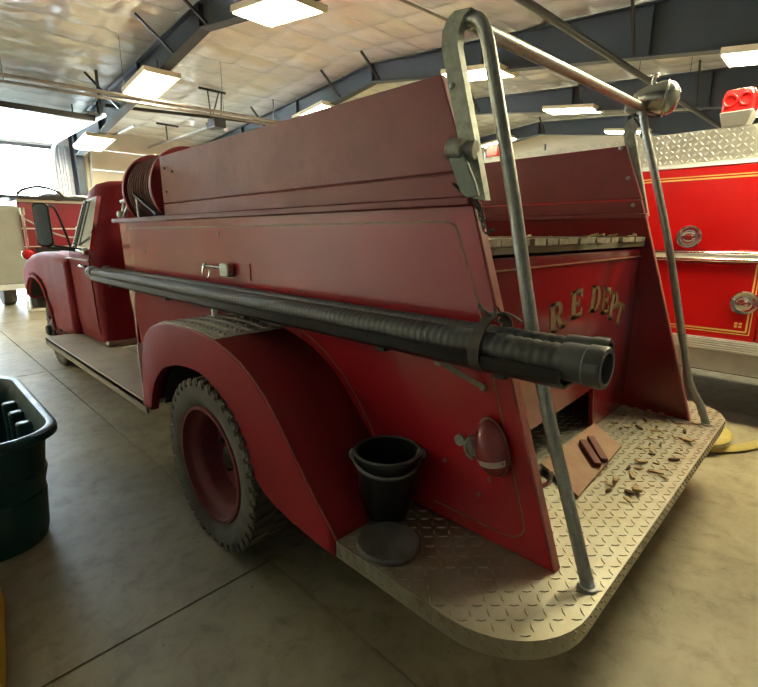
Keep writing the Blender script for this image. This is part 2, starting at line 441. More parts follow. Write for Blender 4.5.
# ------------------------------------------------------------------ fluorescent fixtures
def fixture():
    e = empty('ceiling_light', (0,0,0), '', 'light', 'fluorescent fixtures under the steel frames')
    h = MB(); h.box(-.33, .33, -.62, .62, .06, .10)
    h.hexa([(-.33,-.64,.0),(.33,-.64,.0),(.33,-.62,.0),(-.33,-.62,.0),(-.33,-.64,.1),(.33,-.64,.1),(.33,-.62,.1),(-.33,-.62,.1)])
    h.box(-.33, .33, .62, .64, 0, .1)
    h.box(-.36, -.33, -.64, .64, .02, .1).box(.33, .36, -.64, .64, .02, .1)
    h.build('housing', M['housing'], e, org=(0,0,0), weld=False)
    l = MB(); l.rings([[( -.32, y, .055), (-.30, y, .012), (-.24, y, 0), (.24, y, 0), (.30, y, .012), (.32, y, .055)] for y in (-.615, .615)])
    l.build('diffuser', M['lens'], e, org=(0,0,0))
    hg = MB()
    for sy in (-.45, .45): hg.cyl((0, sy, .1), (0, sy, .34), .006, seg=6)
    each(hg, 'hanger_rod', M['blackpipe'], e, org=(0,0,0))
    return e
FX = [(4.27, 6.15, 4.55, 'large bright fixture cut by the top edge under the nearest grey frame'),
      (4.27, 10.7, 4.52, 'glowing fixture hung beneath the grey frame above the door opener rail'),
      (4.34, 15.0, 3.95, 'fixture beside the white door tracks, farthest along the nearest frame'),
      (8.40, 10.5, 4.62, 'fixture peeping over the red hose bed boards at the ridge'),
      (8.40, 5.6, 4.52, 'fixture seen between the two legs of the tall grab rail'),
      (8.60, 1.05, 3.85, 'fixture above the red beacon at the edge of the frame'),
      (12.46, 5.5, 4.55, 'long bright fixture seen under the sloping cross bar'),
      (16.5, 9.9, 4.85, 'small fixture glowing just above the far boards behind the grab rail'),
      (16.5, 5.45, 4.6, 'far thin fixture behind the upright of the right rail'),
      (12.46, 1.4, 3.85, 'far fixture hidden low behind the red engine roof'),
      (4.34, .25, 3.48, 'fixture overhead above the tailboard, out of the frame'),
      (-5.2, 13.2, 4.2, 'added fill fixture over the left bay beside its closed door, out of the frame'),  # unseen fixture added to light the left wall and give fill
      (-4.9, 9.5, 4.6, 'added fill fixture over the left bay toward the door, out of the frame'),  # second unseen fill, added to brighten the wall mirrored in the side panel
      (12.46, 12.3, 4.4, 'farthest fixture beyond the ridge, hidden by the hose bed boards')]
f0 = fixture()
for i, (x, y, z, lab) in enumerate(FX):
    e = f0 if i == 0 else copy_tree(f0)
    e.location = (x, y, z); e['label'] = lab
    sl = -.14 if y > RY else .14
    e.rotation_euler = (math.atan(sl)*.9, 0, 0)

# ------------------------------------------------------------------ pipes and opener
def pipe(name, a, b, r, m, label, rods=(), cat='pipe'):
    e = empty(name, a, label, cat)
    MB().cyl(a, b, r, seg=12).build('tube', m, e)
    rm = MB(); a, b = Vector(a), Vector(b)
    for t in rods:
        q = a.lerp(b, t); rm.cyl(q, (q.x, q.y, roof(q.y)), .005, seg=6); rm.torus(q, (1,0,0), r+.005, .008, 12, 6) if False else None
    if rods: each(rm, 'hanger_rod', M['blackpipe'], e)
    return e
pipe('gas_pipe', (3.2, 2.95, 4.0), (16, 2.55, 4.0), .045, M['blackpipe'], 'black iron pipe crossing overhead above the sloping cross bar', (.15, .42, .62))
pipe('conduit', (4.6, 5.45, 4.98), (8.2, 5.2, 4.98), .022, M['pipe'], 'thin grey conduit along the white ceiling behind the grab rail top', (), 'conduit')
pipe('heater_pipe', (-1.0, 10.85, 4.2), (8.0, 10.2, 4.2), .035, M['pipe'], 'upper of the two grey pipes crossing below the silver ceiling', (.25, .52, .74))
pipe('heater_pipe', (-1.0, 11.35, 4.2), (8.0, 10.5, 4.2), .028, M['pipe'], 'lower of the two grey pipes crossing below the silver ceiling', (.32, .6))
e = empty('support_bar', (4.05, 12.9, 4.5), 'dark steel bar crossing under the ceiling just above the door opener motor', 'bar')
MB().bar((4.05, 12.9, 4.5), (8.4, 11.62, 4.5), .05, .07).build('bar', M['blackpipe'], e)
hm = MB()
for q in ((4.6, 12.74), (7.9, 11.77)): hm.bar((q[0], q[1], 4.5), (q[0], q[1], roof(q[1])), .02, .02)
each(hm, 'hanger', M['blackpipe'], e)
e = empty('door_opener', (6.33, 12.0, 4.2), 'black ceiling mounted garage door opener motor hung on thin struts with a long rail', 'door opener')
MB().box(6.17, 6.49, 11.8, 12.15, 4.20, 4.42).box(6.22, 6.44, 12.15, 12.35, 4.22, 4.38).build('motor', M['black'], e, bevel=.02)
MB().ell((6.5, 11.85, 4.19), (.05,0,0), (0,.05,0), (0,0,.06)).build('bulb', M['white'], e)
MB().bar((6.36, 12.3, 4.3), (6.46, 16.9, 4.34), .05, .06).build('rail', M['pipe'], e)
hm = MB(); zr = roof(12.0)-.05
hm.bar((5.93, 12.0, zr), (6.63, 12.0, zr), .05, .05)
for a, b in ((6.2, 6.15), (6.46, 6.52), (6.22, 6.45)): hm.bar((a, 12.0, 4.42), (b, 12.0, zr), .025, .025)
hm.bar((6.43, 15.3, 4.33), (6.43, 15.3, roof(15.3)-.03), .03, .03).bar((6.15, 15.3, roof(15.3)-.06), (6.8, 15.3, roof(15.3)-.06), .05, .05)
each(hm, 'hanger_bracket', M['blackpipe'], e)

# ------------------------------------------------------------------ the old fire truck
CX = 2.33
T = empty('fire_truck', (CX, 3.5, 0), 'old dark red open-back fire truck with tread plate tailboard, filling the middle of the hall', 'fire truck')
def rear_y(z): return .54+(z-.49)*.317
XA, XB = 1.386, 3.274
def mirror(x): return 2*CX-x

# tailboard
def tail_outline():
    x0, x1, y0, y1, r = .985, 2*CX-.985, .385, 1.19, .30
    out = [(x0, y1)]
    for i in range(11):
        a = PI+PI/2*i/10; out.append((x0+r+r*math.cos(a), y0+r+r*math.sin(a)))
    for i in range(11):
        a = 1.5*PI+PI/2*i/10; out.append((x1-r+r*math.cos(a), y0+r+r*math.sin(a)))
    out += [(x1, y1)]
    return out
tb = MB(); tb.prism(tail_outline(), 'z', .425, .49)
TO = tail_outline()
def inside_tail(a, b):
    x, y = .985+a, .385+b
    m = .016
    if not (.985+m < x < 2*CX-.985-m and .385+m < y < 1.19): return False
    for cx in (1.285, 2*CX-1.285):
        if (x < 1.285 if cx < CX else x > cx) and y < .685 and math.hypot(x-cx, y-.685) > .3-m: return False
    return True
tb.treads((.985, .385, .4901), (1,0,0), (0,1,0), (0,0,1), inside_tail, 68, 20)
# treads round the folded edge
P = TO[:-1]; dd = 0; pts = []
for a, b in zip(P[:-1], P[1:]):
    a, b = Vector((*a, 0)), Vector((*b, 0)); n = max(1, round((b-a).length/.042))
    for k in range(n): pts.append((a.lerp(b, (k+.5)/n), (b-a).normalized()))
for i, (c, t) in enumerate(pts):
    nrm = Vector((t.y, -t.x, 0))
    for j in range(2):
        tb.treads(c+Vector((0,0,.434+j*.027))-t*.016, t, (0,0,1), nrm, lambda a, b: True, 1, 1, pitch=.03, L=.030, W=.010, h=.005)
tb.build('tailboard', M['plate'], T, weld=False)

# side panels with leaning rear edges
def side_panel(s):
    xo, xi = (XA, XA+.042) if s < 0 else (XB, XB-.035)
    poly = [(rear_y(.49), .49), (rear_y(1.70), 1.70), (4.42, 1.70), (4.40, 1.2), (4.34, .95), (4.24, .78), (4.2, .60), (1.3, .60), (1.25, .49)]
    mb = MB(); mb.prism(poly, 'x', xo, xi)
    return mb.build('side_panel', M['red' if s < 0 else 'maroon'], T, bevel=.006)  # right panel is the same red, its shade put into the darker colour
for s_ in (-1, 1):
    X0 = XA-.004 if s_ < 0 else XB+.004
    MB().prism([(1.9, .6), (1.9, 1.215), (4.02, 1.215), (4.16, 1.18), (4.25, 1.08), (4.28, .92), (4.22, .74), (4.19, .6)], 'x', X0, X0-s_*.02).build('lower_panel', M['fender'], T, bevel=.004)
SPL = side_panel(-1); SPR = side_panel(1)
# worn rear edge faces
for s, sp in ((-1, SPL), (1, SPR)):
    xo, xi = (XA+.002, XA+.040) if s < 0 else (XB-.033, XB-.002)
    mb = MB()
    mb.hexa([(xo, rear_y(.49)-.004, .491), (xi, rear_y(.49)-.004, .491), (xi, rear_y(.49)+.01, .491), (xo, rear_y(.49)+.01, .491),
             (xo, rear_y(1.70)-.004, 1.70), (xi, rear_y(1.70)-.004, 1.70), (xi, rear_y(1.70)+.01, 1.70), (xo, rear_y(1.70)+.01, 1.70)])
    mb.build('panel_edge', M['edge'], sp)
# lip along the body top
mb = MB(); mb.box(XA-.03, XA+.05, .92, 4.50, 1.690, 1.722).box(XB-.05, XB+.03, .92, 4.50, 1.69, 1.722).box(XA-.03, XB+.03, 4.40, 4.50, 1.69, 1.722)
mb.build('body_lip', M['board'], T, bevel=.006)
MB().box(XA+.03, XB-.03, 4.38, 4.42, .6, 1.69).build('front_bulkhead', M['red'], T)
MB().box(XA+.05, XB-.05, .97, 4.38, .72, 1.45).build('water_tank', M['dark'], T)
# pinstripe on left panel: rounded frame
def stripe_loop(pts, x, w=.006):
    mb = MB(); n = len(pts)
    for a, b in zip(pts[:-1], pts[1:]):
        mb.bar((x, a[0], a[1]), (x, b[0], b[1]), .003, w, up=(1,0,0)) if False else None
        A = Vector((x, *a)); B = Vector((x, *b)); d = (B-A).normalized(); q = d.cross(Vector((1,0,0)))*w/2
        mb.face([A-q, A+q, B+q, B-q])
    return mb
def rl(z, off): return rear_y(z)+off
st = [(4.2, 1.642), (1.05, 1.642), (1.02, 1.638), (.99, 1.625), (.975, 1.60), (.965, 1.57)]
st += [(rl(z, .065+.012*(1.5-z)), z) for z in (1.4, 1.2, 1.0, .8, .65)]
st += [(.655, .60), (.665, .575), (.69, .555), (.73, .545), (.8, .545), (1.05, .545)]
stripe_loop(st, XA-.0012).build('pinstripe', M['goldline'], SPL)
# curve painted where the fender meets the panel
cv = [(1.93, 1.13), (1.84, 1.105), (1.72, 1.05), (1.60, .965), (1.5, .87), (1.42, .77), (1.37, .68), (1.33, .6)]
stripe_loop(cv, XA-.0012, .007).build('pinstripe', M['goldline'], SPL)
for (y, z) in ((1.11, 2.06), (1.02, 1.84), (.93, 1.6)): pass

# hose bed boards
def boards(s):
    x0, x1 = (XA+.006, XA+.04) if s < 0 else (XB-.035, XB-.002)
    lo, mid, hi = 1.722, 1.803, 2.122
    a = MB().prism([(rear_y(lo)+.0, lo), (rear_y(mid), mid-.003), (3.475, mid-.003), (3.475, lo)], 'x', x0, x1)
    a.build('hose_bed_board', M['board'], T, bevel=.004)
    b = MB().prism([(rear_y(mid), mid+.003), (rear_y(hi)+.02, hi), (3.475, hi-.01), (3.475, mid+.003)], 'x', x0, x1)
    return b.build('hose_bed_board', M['board'], T, bevel=.004)
BL = boards(-1); BR = boards(1)
MB().box(XA+.04, XB-.035, 3.43, 3.47, 1.55, 2.10).build('front_board', M['board'], T, bevel=.004)
bl = MB()
for (y, z) in ((3.40, 2.03), (3.40, 1.88), (3.28, 2.0)): bl.cyl((XA+.008, y, z), (XA-.001, y, z), .009, seg=10)
each(bl, 'bolt', M['black'], BL)
for (y, z) in ((1.108, 2.11), (1.045, 1.93), (1.0, 1.77)):
    MB().ell((XB-.036, y, z), (0,.013,0), (0,0,.013), (-.006,0,0), 12, 4, 0, 1).build('bolt', M['galv'], BR)

# back wall with recess and lettering
YW = .92
poly = [(XA+.042, .70), (2.64, .745), (2.68, .74), (2.73, .49), (XB-.035, .49), (XB-.035, 1.512), (XA+.042, 1.512)]
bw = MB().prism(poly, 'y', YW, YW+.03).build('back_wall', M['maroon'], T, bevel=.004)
MB().box(XA+.04, XB-.03, YW-.006, YW, 1.462, 1.468).build('pinstripe', M['goldline'], bw)
MB().box(XA+.042, XB-.035, 1.3, 1.34, .49, 1.5).build('inner_bulkhead', M['dark'], T)
MB().box(XA-.0+.042, 2.72, .96, 1.3, .47, .489).build('recess_floor', M['dark'], T)

def stroke_letter(ch):
    """rects and bowls in a unit box: width w, height 1; returns list of polygons and the width"""
    P = []; R_ = lambda x0, x1, y0, y1: P.append([(x0, y0), (x1, y0), (x1, y1), (x0, y1)])
    t, sr = .2, .1
    def bowl(cx, cy, rx, ry, tx, ty, a0=-PI/2, a1=PI/2, n=10):
        for i in range(n):
            a, b = a0+(a1-a0)*i/n, a0+(a1-a0)*(i+1)/n
            P.append([(cx+(rx-tx)*math.cos(a), cy+(ry-ty)*math.sin(a)), (cx+rx*math.cos(a), cy+ry*math.sin(a)),
                      (cx+rx*math.cos(b), cy+ry*math.sin(b)), (cx+(rx-tx)*math.cos(b), cy+(ry-ty)*math.sin(b))])
    w = .66
    if ch in 'FEDPR':
        R_(.07, .07+t, 0, 1); R_(0, .34, 0, sr); R_(0, .3, 1-sr, 1)
    if ch in 'FE':
        R_(.07+t, .62, .88, 1); R_(.54, .62, .7, .9); R_(.07+t, .46, .46, .56); R_(.42, .49, .38, .64)
    if ch == 'E':
        R_(.07+t, .64, 0, .12); R_(.56, .64, .1, .3)
    if ch == 'I': R_(.09, .09+t, 0, 1); R_(0, .38, 0, sr); R_(0, .38, 1-sr, 1); w = .40
    if ch == 'T': R_(.23, .23+t, 0, 1); R_(.14, .52, 0, sr); R_(0, .66, .88, 1); R_(0, .08, .68, .9); R_(.58, .66, .68, .9)
    if ch == 'D': R_(.27, .36, 0, .11); R_(.27, .36, .89, 1); bowl(.34, .5, .34, .5, .19, .11); w = .70
    if ch in 'PR': R_(.27, .36, .42, .53); R_(.27, .36, .89, 1); bowl(.34, .71, .30, .29, .18, .1); w = .66
    if ch == 'R': P.append([(.30, .48), (.48, .48), (.74, 0), (.52, 0)]); R_(.56, .80, 0, .08); w = .74
    return P, w
# an arch of letters: base point, tilt, width and height of each
for ch, bx, bz, deg, wd, h in (('F', 1.68, 1.045, 20, .13, .13), ('I', 1.88, 1.115, 14, .08, .13), ('R', 2.11, 1.165, 8, .155, .135), ('E', 2.32, 1.200, 3, .15, .135),
                          ('D', 2.555, 1.203, -2, .145, .135), ('E', 2.705, 1.175, -6, .13, .14), ('P', 2.83, 1.125, -10, .125, .155), ('T', 2.94, 1.075, -15, .13, .135)):
    rot = math.radians(deg); polys, w = stroke_letter(ch)
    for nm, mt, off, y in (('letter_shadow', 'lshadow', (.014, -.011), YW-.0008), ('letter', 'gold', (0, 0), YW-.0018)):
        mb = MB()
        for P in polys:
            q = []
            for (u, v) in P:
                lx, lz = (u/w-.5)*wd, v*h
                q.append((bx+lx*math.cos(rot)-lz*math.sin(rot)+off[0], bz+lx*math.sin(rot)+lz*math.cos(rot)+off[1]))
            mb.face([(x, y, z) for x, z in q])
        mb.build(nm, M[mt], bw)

# hose bed floor: beam and slats
MB().box(XA+.045, XB-.037, YW-.012, YW+.05, 1.525, 1.553).build('bed_beam', M['olive'], T)
n = 16; wd = (XB-.04-XA-.05)/n
for i in range(n):
    x0 = XA+.048+i*wd
    dy = random.uniform(-.012, .012)
    MB().box(x0+.006, x0+wd-.012, YW-.02+dy, 3.42, 1.555, 1.580+random.uniform(-.002, .004)).build('hose_bed_slat', M['slat'], T)

# chassis
MB().box(1.75, 2.91, 1.32, 7.9, .47, .68).build('chassis', M['dark'], T)
MB().box(XA+.05, XB-.05, 1.2, 2.95, .62, .72).build('wheel_well', M['dark'], T)
MB().cyl((1.2, 2.19, .438), (3.46, 2.19, .438), .09, seg=16).build('rear_axle', M['dark'], T)

# rear fenders
FO = [(3.086, .527), (3.04, .74), (3.005, .89), (2.965, .97), (2.89, 1.035), (2.80, 1.08), (2.70, 1.107), (2.60, 1.120), (2.47, 1.127), (2.347, 1.131), (2.2, 1.127),
      (2.05, 1.114), (1.93, 1.088), (1.81, 1.048), (1.71, .993), (1.62, .93), (1.54, .85), (1.463, .764), (1.385, .68), (1.311, .6), (1.192, .486)]
AR = [(1.20, .425), (1.289, .426), (1.487, .443), (1.60, .465), (1.695, .50), (1.76, .55), (1.801, .60), (1.84, .67), (1.889, .745), (1.95, .81), (2.03, .865), (2.12, .905), (2.218, .928), (2.35, .930), (2.482, .915),
      (2.60, .888), (2.70, .852), (2.78, .80), (2.845, .74), (2.90, .66), (2.94, .57), (2.955, .53)]
def rear_fender(s):
    x0, x1 = (.985, 1.40) if s < 0 else (mirror(.985), mirror(1.40))
    fx = lambda t: x0+(x1-x0)*t
    mb = MB()
    # outer face as strip between outline and arch
    def resample(L, n):
        P = [Vector(q) for q in L]; ds = [0]
        for a, b in zip(P[:-1], P[1:]): ds.append(ds[-1]+(b-a).length)
        out = []
        for k in range(n):
            t = ds[-1]*k/(n-1); i = max(j for j in range(len(ds)) if ds[j] <= t+1e-9); i = min(i, len(P)-2)
            out.append(P[i].lerp(P[i+1], (t-ds[i])/(ds[i+1]-ds[i])))
        return out
    n = 48
    A = resample(FO, n); B = resample(AR[::-1], n)
    r = .022
    def ins(L, d):                        # inset toward the other curve for a soft edge
        return L
    rows = []
    rows.append([(fx(1), a.x, a.y) for a in A])
    rows.append([(fx(.02), a.x, a.y) for a in A])
    rows.append([(fx(.006), a.x+(b.x-a.x)*.006, a.y+(b.y-a.y)*.007) for a, b in zip(A, B)])
    rows.append([(fx(0), a.x+(b.x-a.x)*.028, a.y+(b.y-a.y)*.03) for a, b in zip(A, B)])
    rows.append([(fx(0), b.x, b.y) for b in B])
    rows.append([(fx(.1), b.x, b.y) for b in B])
    mb.rings(rows, False, False, closed=False)
    o = mb.build('rear_fender', M['fender'], T, angle=50)
    m = o.modifiers.new('solid', 'SOLIDIFY'); m.thickness = .006; m.offset = -1 if s < 0 else 1; m.offset = 0
    # raised bead along the outer edge
    bead = MB(); bead.tube([(fx(.012), a.x, a.y+.002) for a in A], .0042, 6); bead.build('fender_bead', M['edge'], o)
    # tread plate step on top
    sp = MB(); zf = 1.135
    ys = [2.055+i*(2.72-2.055)/10 for i in range(11)]
    def top(y):
        for a, b in zip(FO[:-1], FO[1:]):
            if b[0] <= y <= a[0]: return a[1]+(b[1]-a[1])*(a[0]-y)/(a[0]-b[0])
        return 1.1
    sp.rings([[(fx(.03), y, top(y)+.004), (fx(.95), y, top(y)+.004), (fx(.95), y, top(y)+.010), (fx(.03), y, top(y)+.010)] for y in ys])
    for k in range(15):
        y = 2.08+k*.043
        a, b = top(y-.01), top(y+.01)
        sp.treads((fx(.03), y-.016, top(y)+.0101), (1 if s < 0 else -1,0,0), (0, .02, b-a), (0,0,1), lambda a, b: True, 9, 1, pitch=.043, L=.038, W=.014, h=.007)
    sp.build('step_plate', M['stepplate'], o, weld=False)
    # inner well
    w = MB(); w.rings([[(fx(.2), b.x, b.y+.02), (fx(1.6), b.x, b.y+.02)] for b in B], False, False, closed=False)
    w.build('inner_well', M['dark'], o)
    return o
RF = rear_fender(-1); rear_fender(1)
MB().box(.99, 1.02, 3.09, 3.10, .55, .93).build('fender_stay', M['tag'], RF)

# wheels
def wheel(x, y, z, side, r=.452, w=.24, front=False, steer=0):
    """side = -1: the outer face looks to -x"""
    wl_ = bpy.data.objects.new('wheel', None); COL.objects.link(wl_); wl_.parent = T; wl_.location = Vector((x, y, z))-ORG[T]
    ORG[wl_] = Vector((x, y, z)); wl_.rotation_euler = (0, 0, steer)
    ax = (side, 0, 0); q = lambda v: v
    t = MB(); h = w/2; c = (x, y, z)
    t.lathe([(.298, h-.055), (.308, h-.02), (.33, h-.006), (.385, h+.004), (.415, h), (.432, h-.018), (r-.012, h-.014), (r-.010, 0), (r-.012, -h+.014), (.432, -h+.018), (.415, -h), (.385, -h-.004), (.345, -h+.008), (.325, -h+.02), (.315, -h+.055)], c, ax, 56)
    # tread lugs
    nl = 40
    for k in range(nl):
        a = 2*PI*k/nl
        for sd in (-1, 1):
            aa = a+(PI/nl if sd > 0 else 0)
            d = Vector((0, math.cos(aa), math.sin(aa))); tg = Vector((0, -math.sin(aa), math.cos(aa)))
            cc = Vector(c)+d*(r-.006)+Vector((sd*h*.5, 0, 0))
            t.obox(cc, Vector((h*.47, 0, 0))+tg*.012*sd, tg*.021, d*.013)
            cs = Vector(c)+d*(r-.03)+Vector((sd*(h-.012), 0, 0))
            t.obox(cs, Vector((.012, 0, 0)), tg*.019, d*.028)
    for v in t.bm.verts: v.co.z = max(v.co.z, .003)      # the tyre sits flat where it carries the truck
    t.build('tyre', M['rubber'], wl_, weld=False)
    rm = MB()
    if not front:   # deep dish of the outer dual
        rm.lathe([(.302, h-.05), (.316, h-.018), (.310, h-.004), (.293, h-.004), (.285, h-.03), (.277, h-.05), (.250, h-.065), (.243, h-.10), (.235, -.03), (.225, -.055), (.12, -.075), (.115, -.07), (.0, -.07)], c, ax, 48)
    else:
        rm.lathe([(.318, h-.05), (.332, h-.018), (.308, h-.006), (.292, h-.05), (.255, h-.08), (.24, h-.06), (.14, h+.02), (.0, h+.02)], c, ax, 48)
    rm.build('rim', M['rimred'], wl_, angle=50)
    hb = MB()
    ho = -.07 if not front else h+.02
    hb.lathe([(.105, ho), (.10, ho+.02), (.07, ho+.035), (.06, ho+.07), (.045, ho+.08), (0, ho+.08)], c, ax, 24)
    for k in range(6):
        a = 2*PI*k/6+.2; hc = Vector(c)+Vector((side*ho, math.cos(a)*.155, math.sin(a)*.155))
        hb.cyl(hc, hc+Vector((side*.03, 0, 0)), .017, seg=6)
    hb.build('hub', M['black'], wl_)
    return wl_
wheel(1.085, 2.19, .438, -1, r=.45)
wheel(1.385, 2.19, .438, -1, r=.45)
wheel(mirror(1.085), 2.19, .438, 1, r=.45)
wheel(mirror(1.385), 2.19, .438, 1, r=.45)
wheel(1.40, 6.85, .452, -1, front=True)
wheel(mirror(1.40), 6.85, .452, 1, front=True)

# running boards
def running_board(s):
    x0, x1 = (.99, XA+.02) if s < 0 else (mirror(.99), mirror(XA+.02))
    mb = MB(); mb.box(min(x0, x1), max(x0, x1), 3.07, 5.86, .515, .55)
    mb.box(min(x0, x0+.02*(-s)), max(x0, x0+.02*(-s)), 3.07, 5.86, .47, .552)
    return mb.build('running_board', M['runboard'], T, bevel=.004)
running_board(-1); running_board(1)

# cab
def cab():
    hw = 1.045
    lv = [(.57, hw-.02, 4.90, 5.84, .10), (.75, hw, 4.885, 5.85, .12), (1.34, hw+.01, 4.88, 5.86, .12), (1.43, hw-.005, 4.885, 5.85, .13), (1.47, hw-.02, 4.89, 5.80, .14),
          (1.72, hw-.075, 4.92, 5.64, .16), (1.92, hw-.125, 4.95, 5.52, .18), (2.00, hw-.15, 4.97, 5.48, .19), (2.06, hw-.20, 5.01, 5.44, .2), (2.09, hw-.29, 5.08, 5.38, .14)]
    rg = []
    for z, h, y0, y1, r in lv: rg.append([(x, y, z) for x, y in rrect(CX, (y0+y1)/2, h, (y1-y0)/2, r, 6)])
    return MB().rings(rg).build('cab', M['cabred'], T, angle=60)
CAB = cab()
MB().box(1.30, 3.36, 4.87, 4.98, .53, .60).build('cab_sill', M['plate'], CAB, bevel=.03, seg=3)
def cabx(z):                              # outer face of the cab side at height z
    L = [(.57, 1.025), (.75, 1.045), (1.34, 1.055), (1.43, 1.04), (1.47, 1.025), (1.72, .97), (1.92, .92), (1.985, .88)]
    for a, b in zip(L[:-1], L[1:]):
        if a[0] <= z <= b[0]: return CX-(a[1]+(b[1]-a[1])*(z-a[0])/(b[0]-a[0]))
    return CX-1.0
W = [(4.98, 1.445), (5.60, 1.475), (5.39, 1.91), (4.99, 1.935)]
def quad(mb, pts, off):
    return mb.face([(cabx(z)+off, y, z) for y, z in pts])
win = MB()
cy_, cz_ = sum(a for a, _ in W)/4, sum(b for _, b in W)/4
inn = [(cy_+(a-cy_)*.90, cz_+(b-cz_)*.90) for a, b in W]
fr = MB()
for i in range(4):
    j = (i+1) % 4
    A, B, C_, D_ = W[i], W[j], inn[j], inn[i]
    o1 = [(cabx(z)-.016, y, z) for y, z in (A, B, C_, D_)]; o2 = [(cabx(z)+.02, y, z) for y, z in (A, B, C_, D_)]
    fr.hexa(o2+o1)
WF = fr.build('door_window', M['chrome'], T, weld=False)
gl = MB(); quad(gl, inn, -.004); gl.build('window_pane', mat('bright_window', (.5, .55, .55), .08, metal=.8), WF)
vp = MB(); vp.bar((cabx(1.46)-.014, 5.45, 1.47), (cabx(1.89)-.014, 5.27, 1.905), .022, .012, up=(1,0,0)); vp.build('vent_pillar', M['black'], WF)
# door skin, seam and belt moulding
dr = MB()
DP = [(5.0, .66), (5.0, 1.40), (5.86, 1.40), (5.86, .95), (5.75, .66)]
rows = []
for z0, z1 in ((.66, .75), (.75, 1.05), (1.05, 1.34), (1.34, 1.41)):
    dr.hexa([(cabx(z0)+.01, 5.0, z0), (cabx(z0)+.01, 5.62, z0), (cabx(z0)-.008, 5.62, z0), (cabx(z0)-.008, 5.0, z0),
             (cabx(z1)+.01, 5.0, z1), (cabx(z1)+.01, 5.62, z1), (cabx(z1)-.008, 5.62, z1), (cabx(z1)-.008, 5.0, z1)])
DR = dr.build('cab_door', M['cabred'], T, bevel=.004)
MB().box(cabx(1.36)-.03, cabx(1.36), 4.96, 5.75, 1.352, 1.366).build('belt_moulding', M['goldline'], DR)
MB().box(cabx(1.3)-.05, cabx(1.3), 5.06, 5.22, 1.29, 1.315).build('door_handle', M['chrome'], DR, bevel=.008)
MB().prism([(CX-.9, 1.5), (CX+.9, 1.5), (CX+.8, 1.93), (CX-.8, 1.93)], 'y', 5.66, 5.67).build('windshield', M['glass'], CAB)

# hood and front fenders
mb = MB()
rg = []
for y, hw_, z0, z1 in ((5.75, .82, .9, 1.48), (6.30, .80, .9, 1.475), (6.9, .78, .9, 1.46), (7.6, .74, .85, 1.42), (8.1, .70, .8, 1.36), (8.2, .66, .8, 1.28)):
    rg.append([(x, y, z) for x, z in rrect(CX, (z0+z1)/2, hw_, (z1-z0)/2, .12, 5)])
mb.rings(rg).build('hood', M['cabred'], T, angle=60)
def front_fender(s):
    out = [(5.70, .56), (5.70, 1.36), (6.3, 1.40), (6.9, 1.39), (7.4, 1.345), (7.75, 1.27), (8.0, 1.16), (8.1, 1.0), (8.1, .78), (7.86, .72)]
    arch = [(7.84, .80), (7.72, .95), (7.55, 1.05), (7.35, 1.08), (7.15, 1.07), (6.95, 1.02), (6.78, .92), (6.65, .79), (6.55, .63), (6.50, .50)]
    x0 = 1.225 if s < 0 else mirror(1.225); x1 = 1.62 if s < 0 else mirror(1.62)
    mb = MB(); mb.prism(out+arch+[(6.1, .50)], 'x', x0, x1)
    o = mb.build('front_fender', M['cabred'], T, bevel=.07, seg=5)
    lip = MB(); lip.tube([(x0+s*.012, a, b) for a, b in arch], .016, 8); lip.build('arch_flare', M['cabred'], o)
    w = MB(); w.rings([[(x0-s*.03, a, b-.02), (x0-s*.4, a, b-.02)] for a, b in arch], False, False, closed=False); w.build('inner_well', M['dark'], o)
    return o
FF = front_fender(-1); front_fender(1)
MB().box(CX-1.05, CX+1.05, 8.2, 8.32, .55, .75).build('bumper', M['chrome'], T, bevel=.02)
MB().box(CX-.7, CX+.7, 8.12, 8.22, .82, 1.25).build('grille', M['chrome'], T, bevel=.02)
ts = MB().lathe([(.02, 0), (.06, .02), (.072, .05), (.072, .07)], (1.27, 7.78, 1.335), (0, -1, 0), 20).build('turn_signal', M['chrome'], T)
MB().lathe([(.068, .068), (.055, .085), (.025, .098), (.0, .10)], (1.27, 7.78, 1.335), (0, -1, 0), 20).build('lens', M['redlens'], ts)
MB().cyl((1.27, 7.79, 1.24), (1.27, 7.79, 1.32), .02, seg=10).build('stem', M['chrome'], ts)
# mirror on arms
MB_ = MB(); MB_.prism(rrect(5.04, 1.665, .085, .20, .045, 5), 'y', 0, 1)
MB_.bm.free()
mr = MB(); c = Vector((.985, 5.12, 1.675)); u = Vector((.09, -.045, 0)); 
pts = rrect(0, 0, .062, .19, .04, 5)
un = Vector((.9, -.42, 0)).normalized(); nn = Vector((-.42, -.9, 0)).normalized()
mr.rings([[c+un*a+Vector((0,0,b))+nn*t for a, b in pts] for t in (-.02, .02)])
MR = mr.build('mirror', M['black'], T, bevel=.008)
mg = MB(); mg.face([c+un*a*.86+Vector((0,0,b*.9))+nn*.0215 for a, b in pts]); mg.build('mirror_glass', M['chrome'], MR)
am = MB(); am.tube(smooth_path([(1.0, 5.14, 1.84), (1.1, 5.2, 1.83), (1.2, 5.42, 1.66), (1.28, 5.6, 1.47)], 6), .011, 8)
am.tube([(1.0, 5.14, 1.48), (1.28, 5.45, 1.44)], .012, 8).tube([(1.02, 5.14, 1.5), (1.25, 5.25, 1.46), (1.29, 5.15, 1.45)], .01, 8)
am.build('mirror_arm', M['black'], MR)
MB().box(1.26, 1.32, 5.06, 5.44, 1.425, 1.452).cyl((1.25, 5.08, 1.44), (1.31, 5.08, 1.44), .03, seg=12).build('mirror_bracket', M['chrome'], MR, bevel=.008)

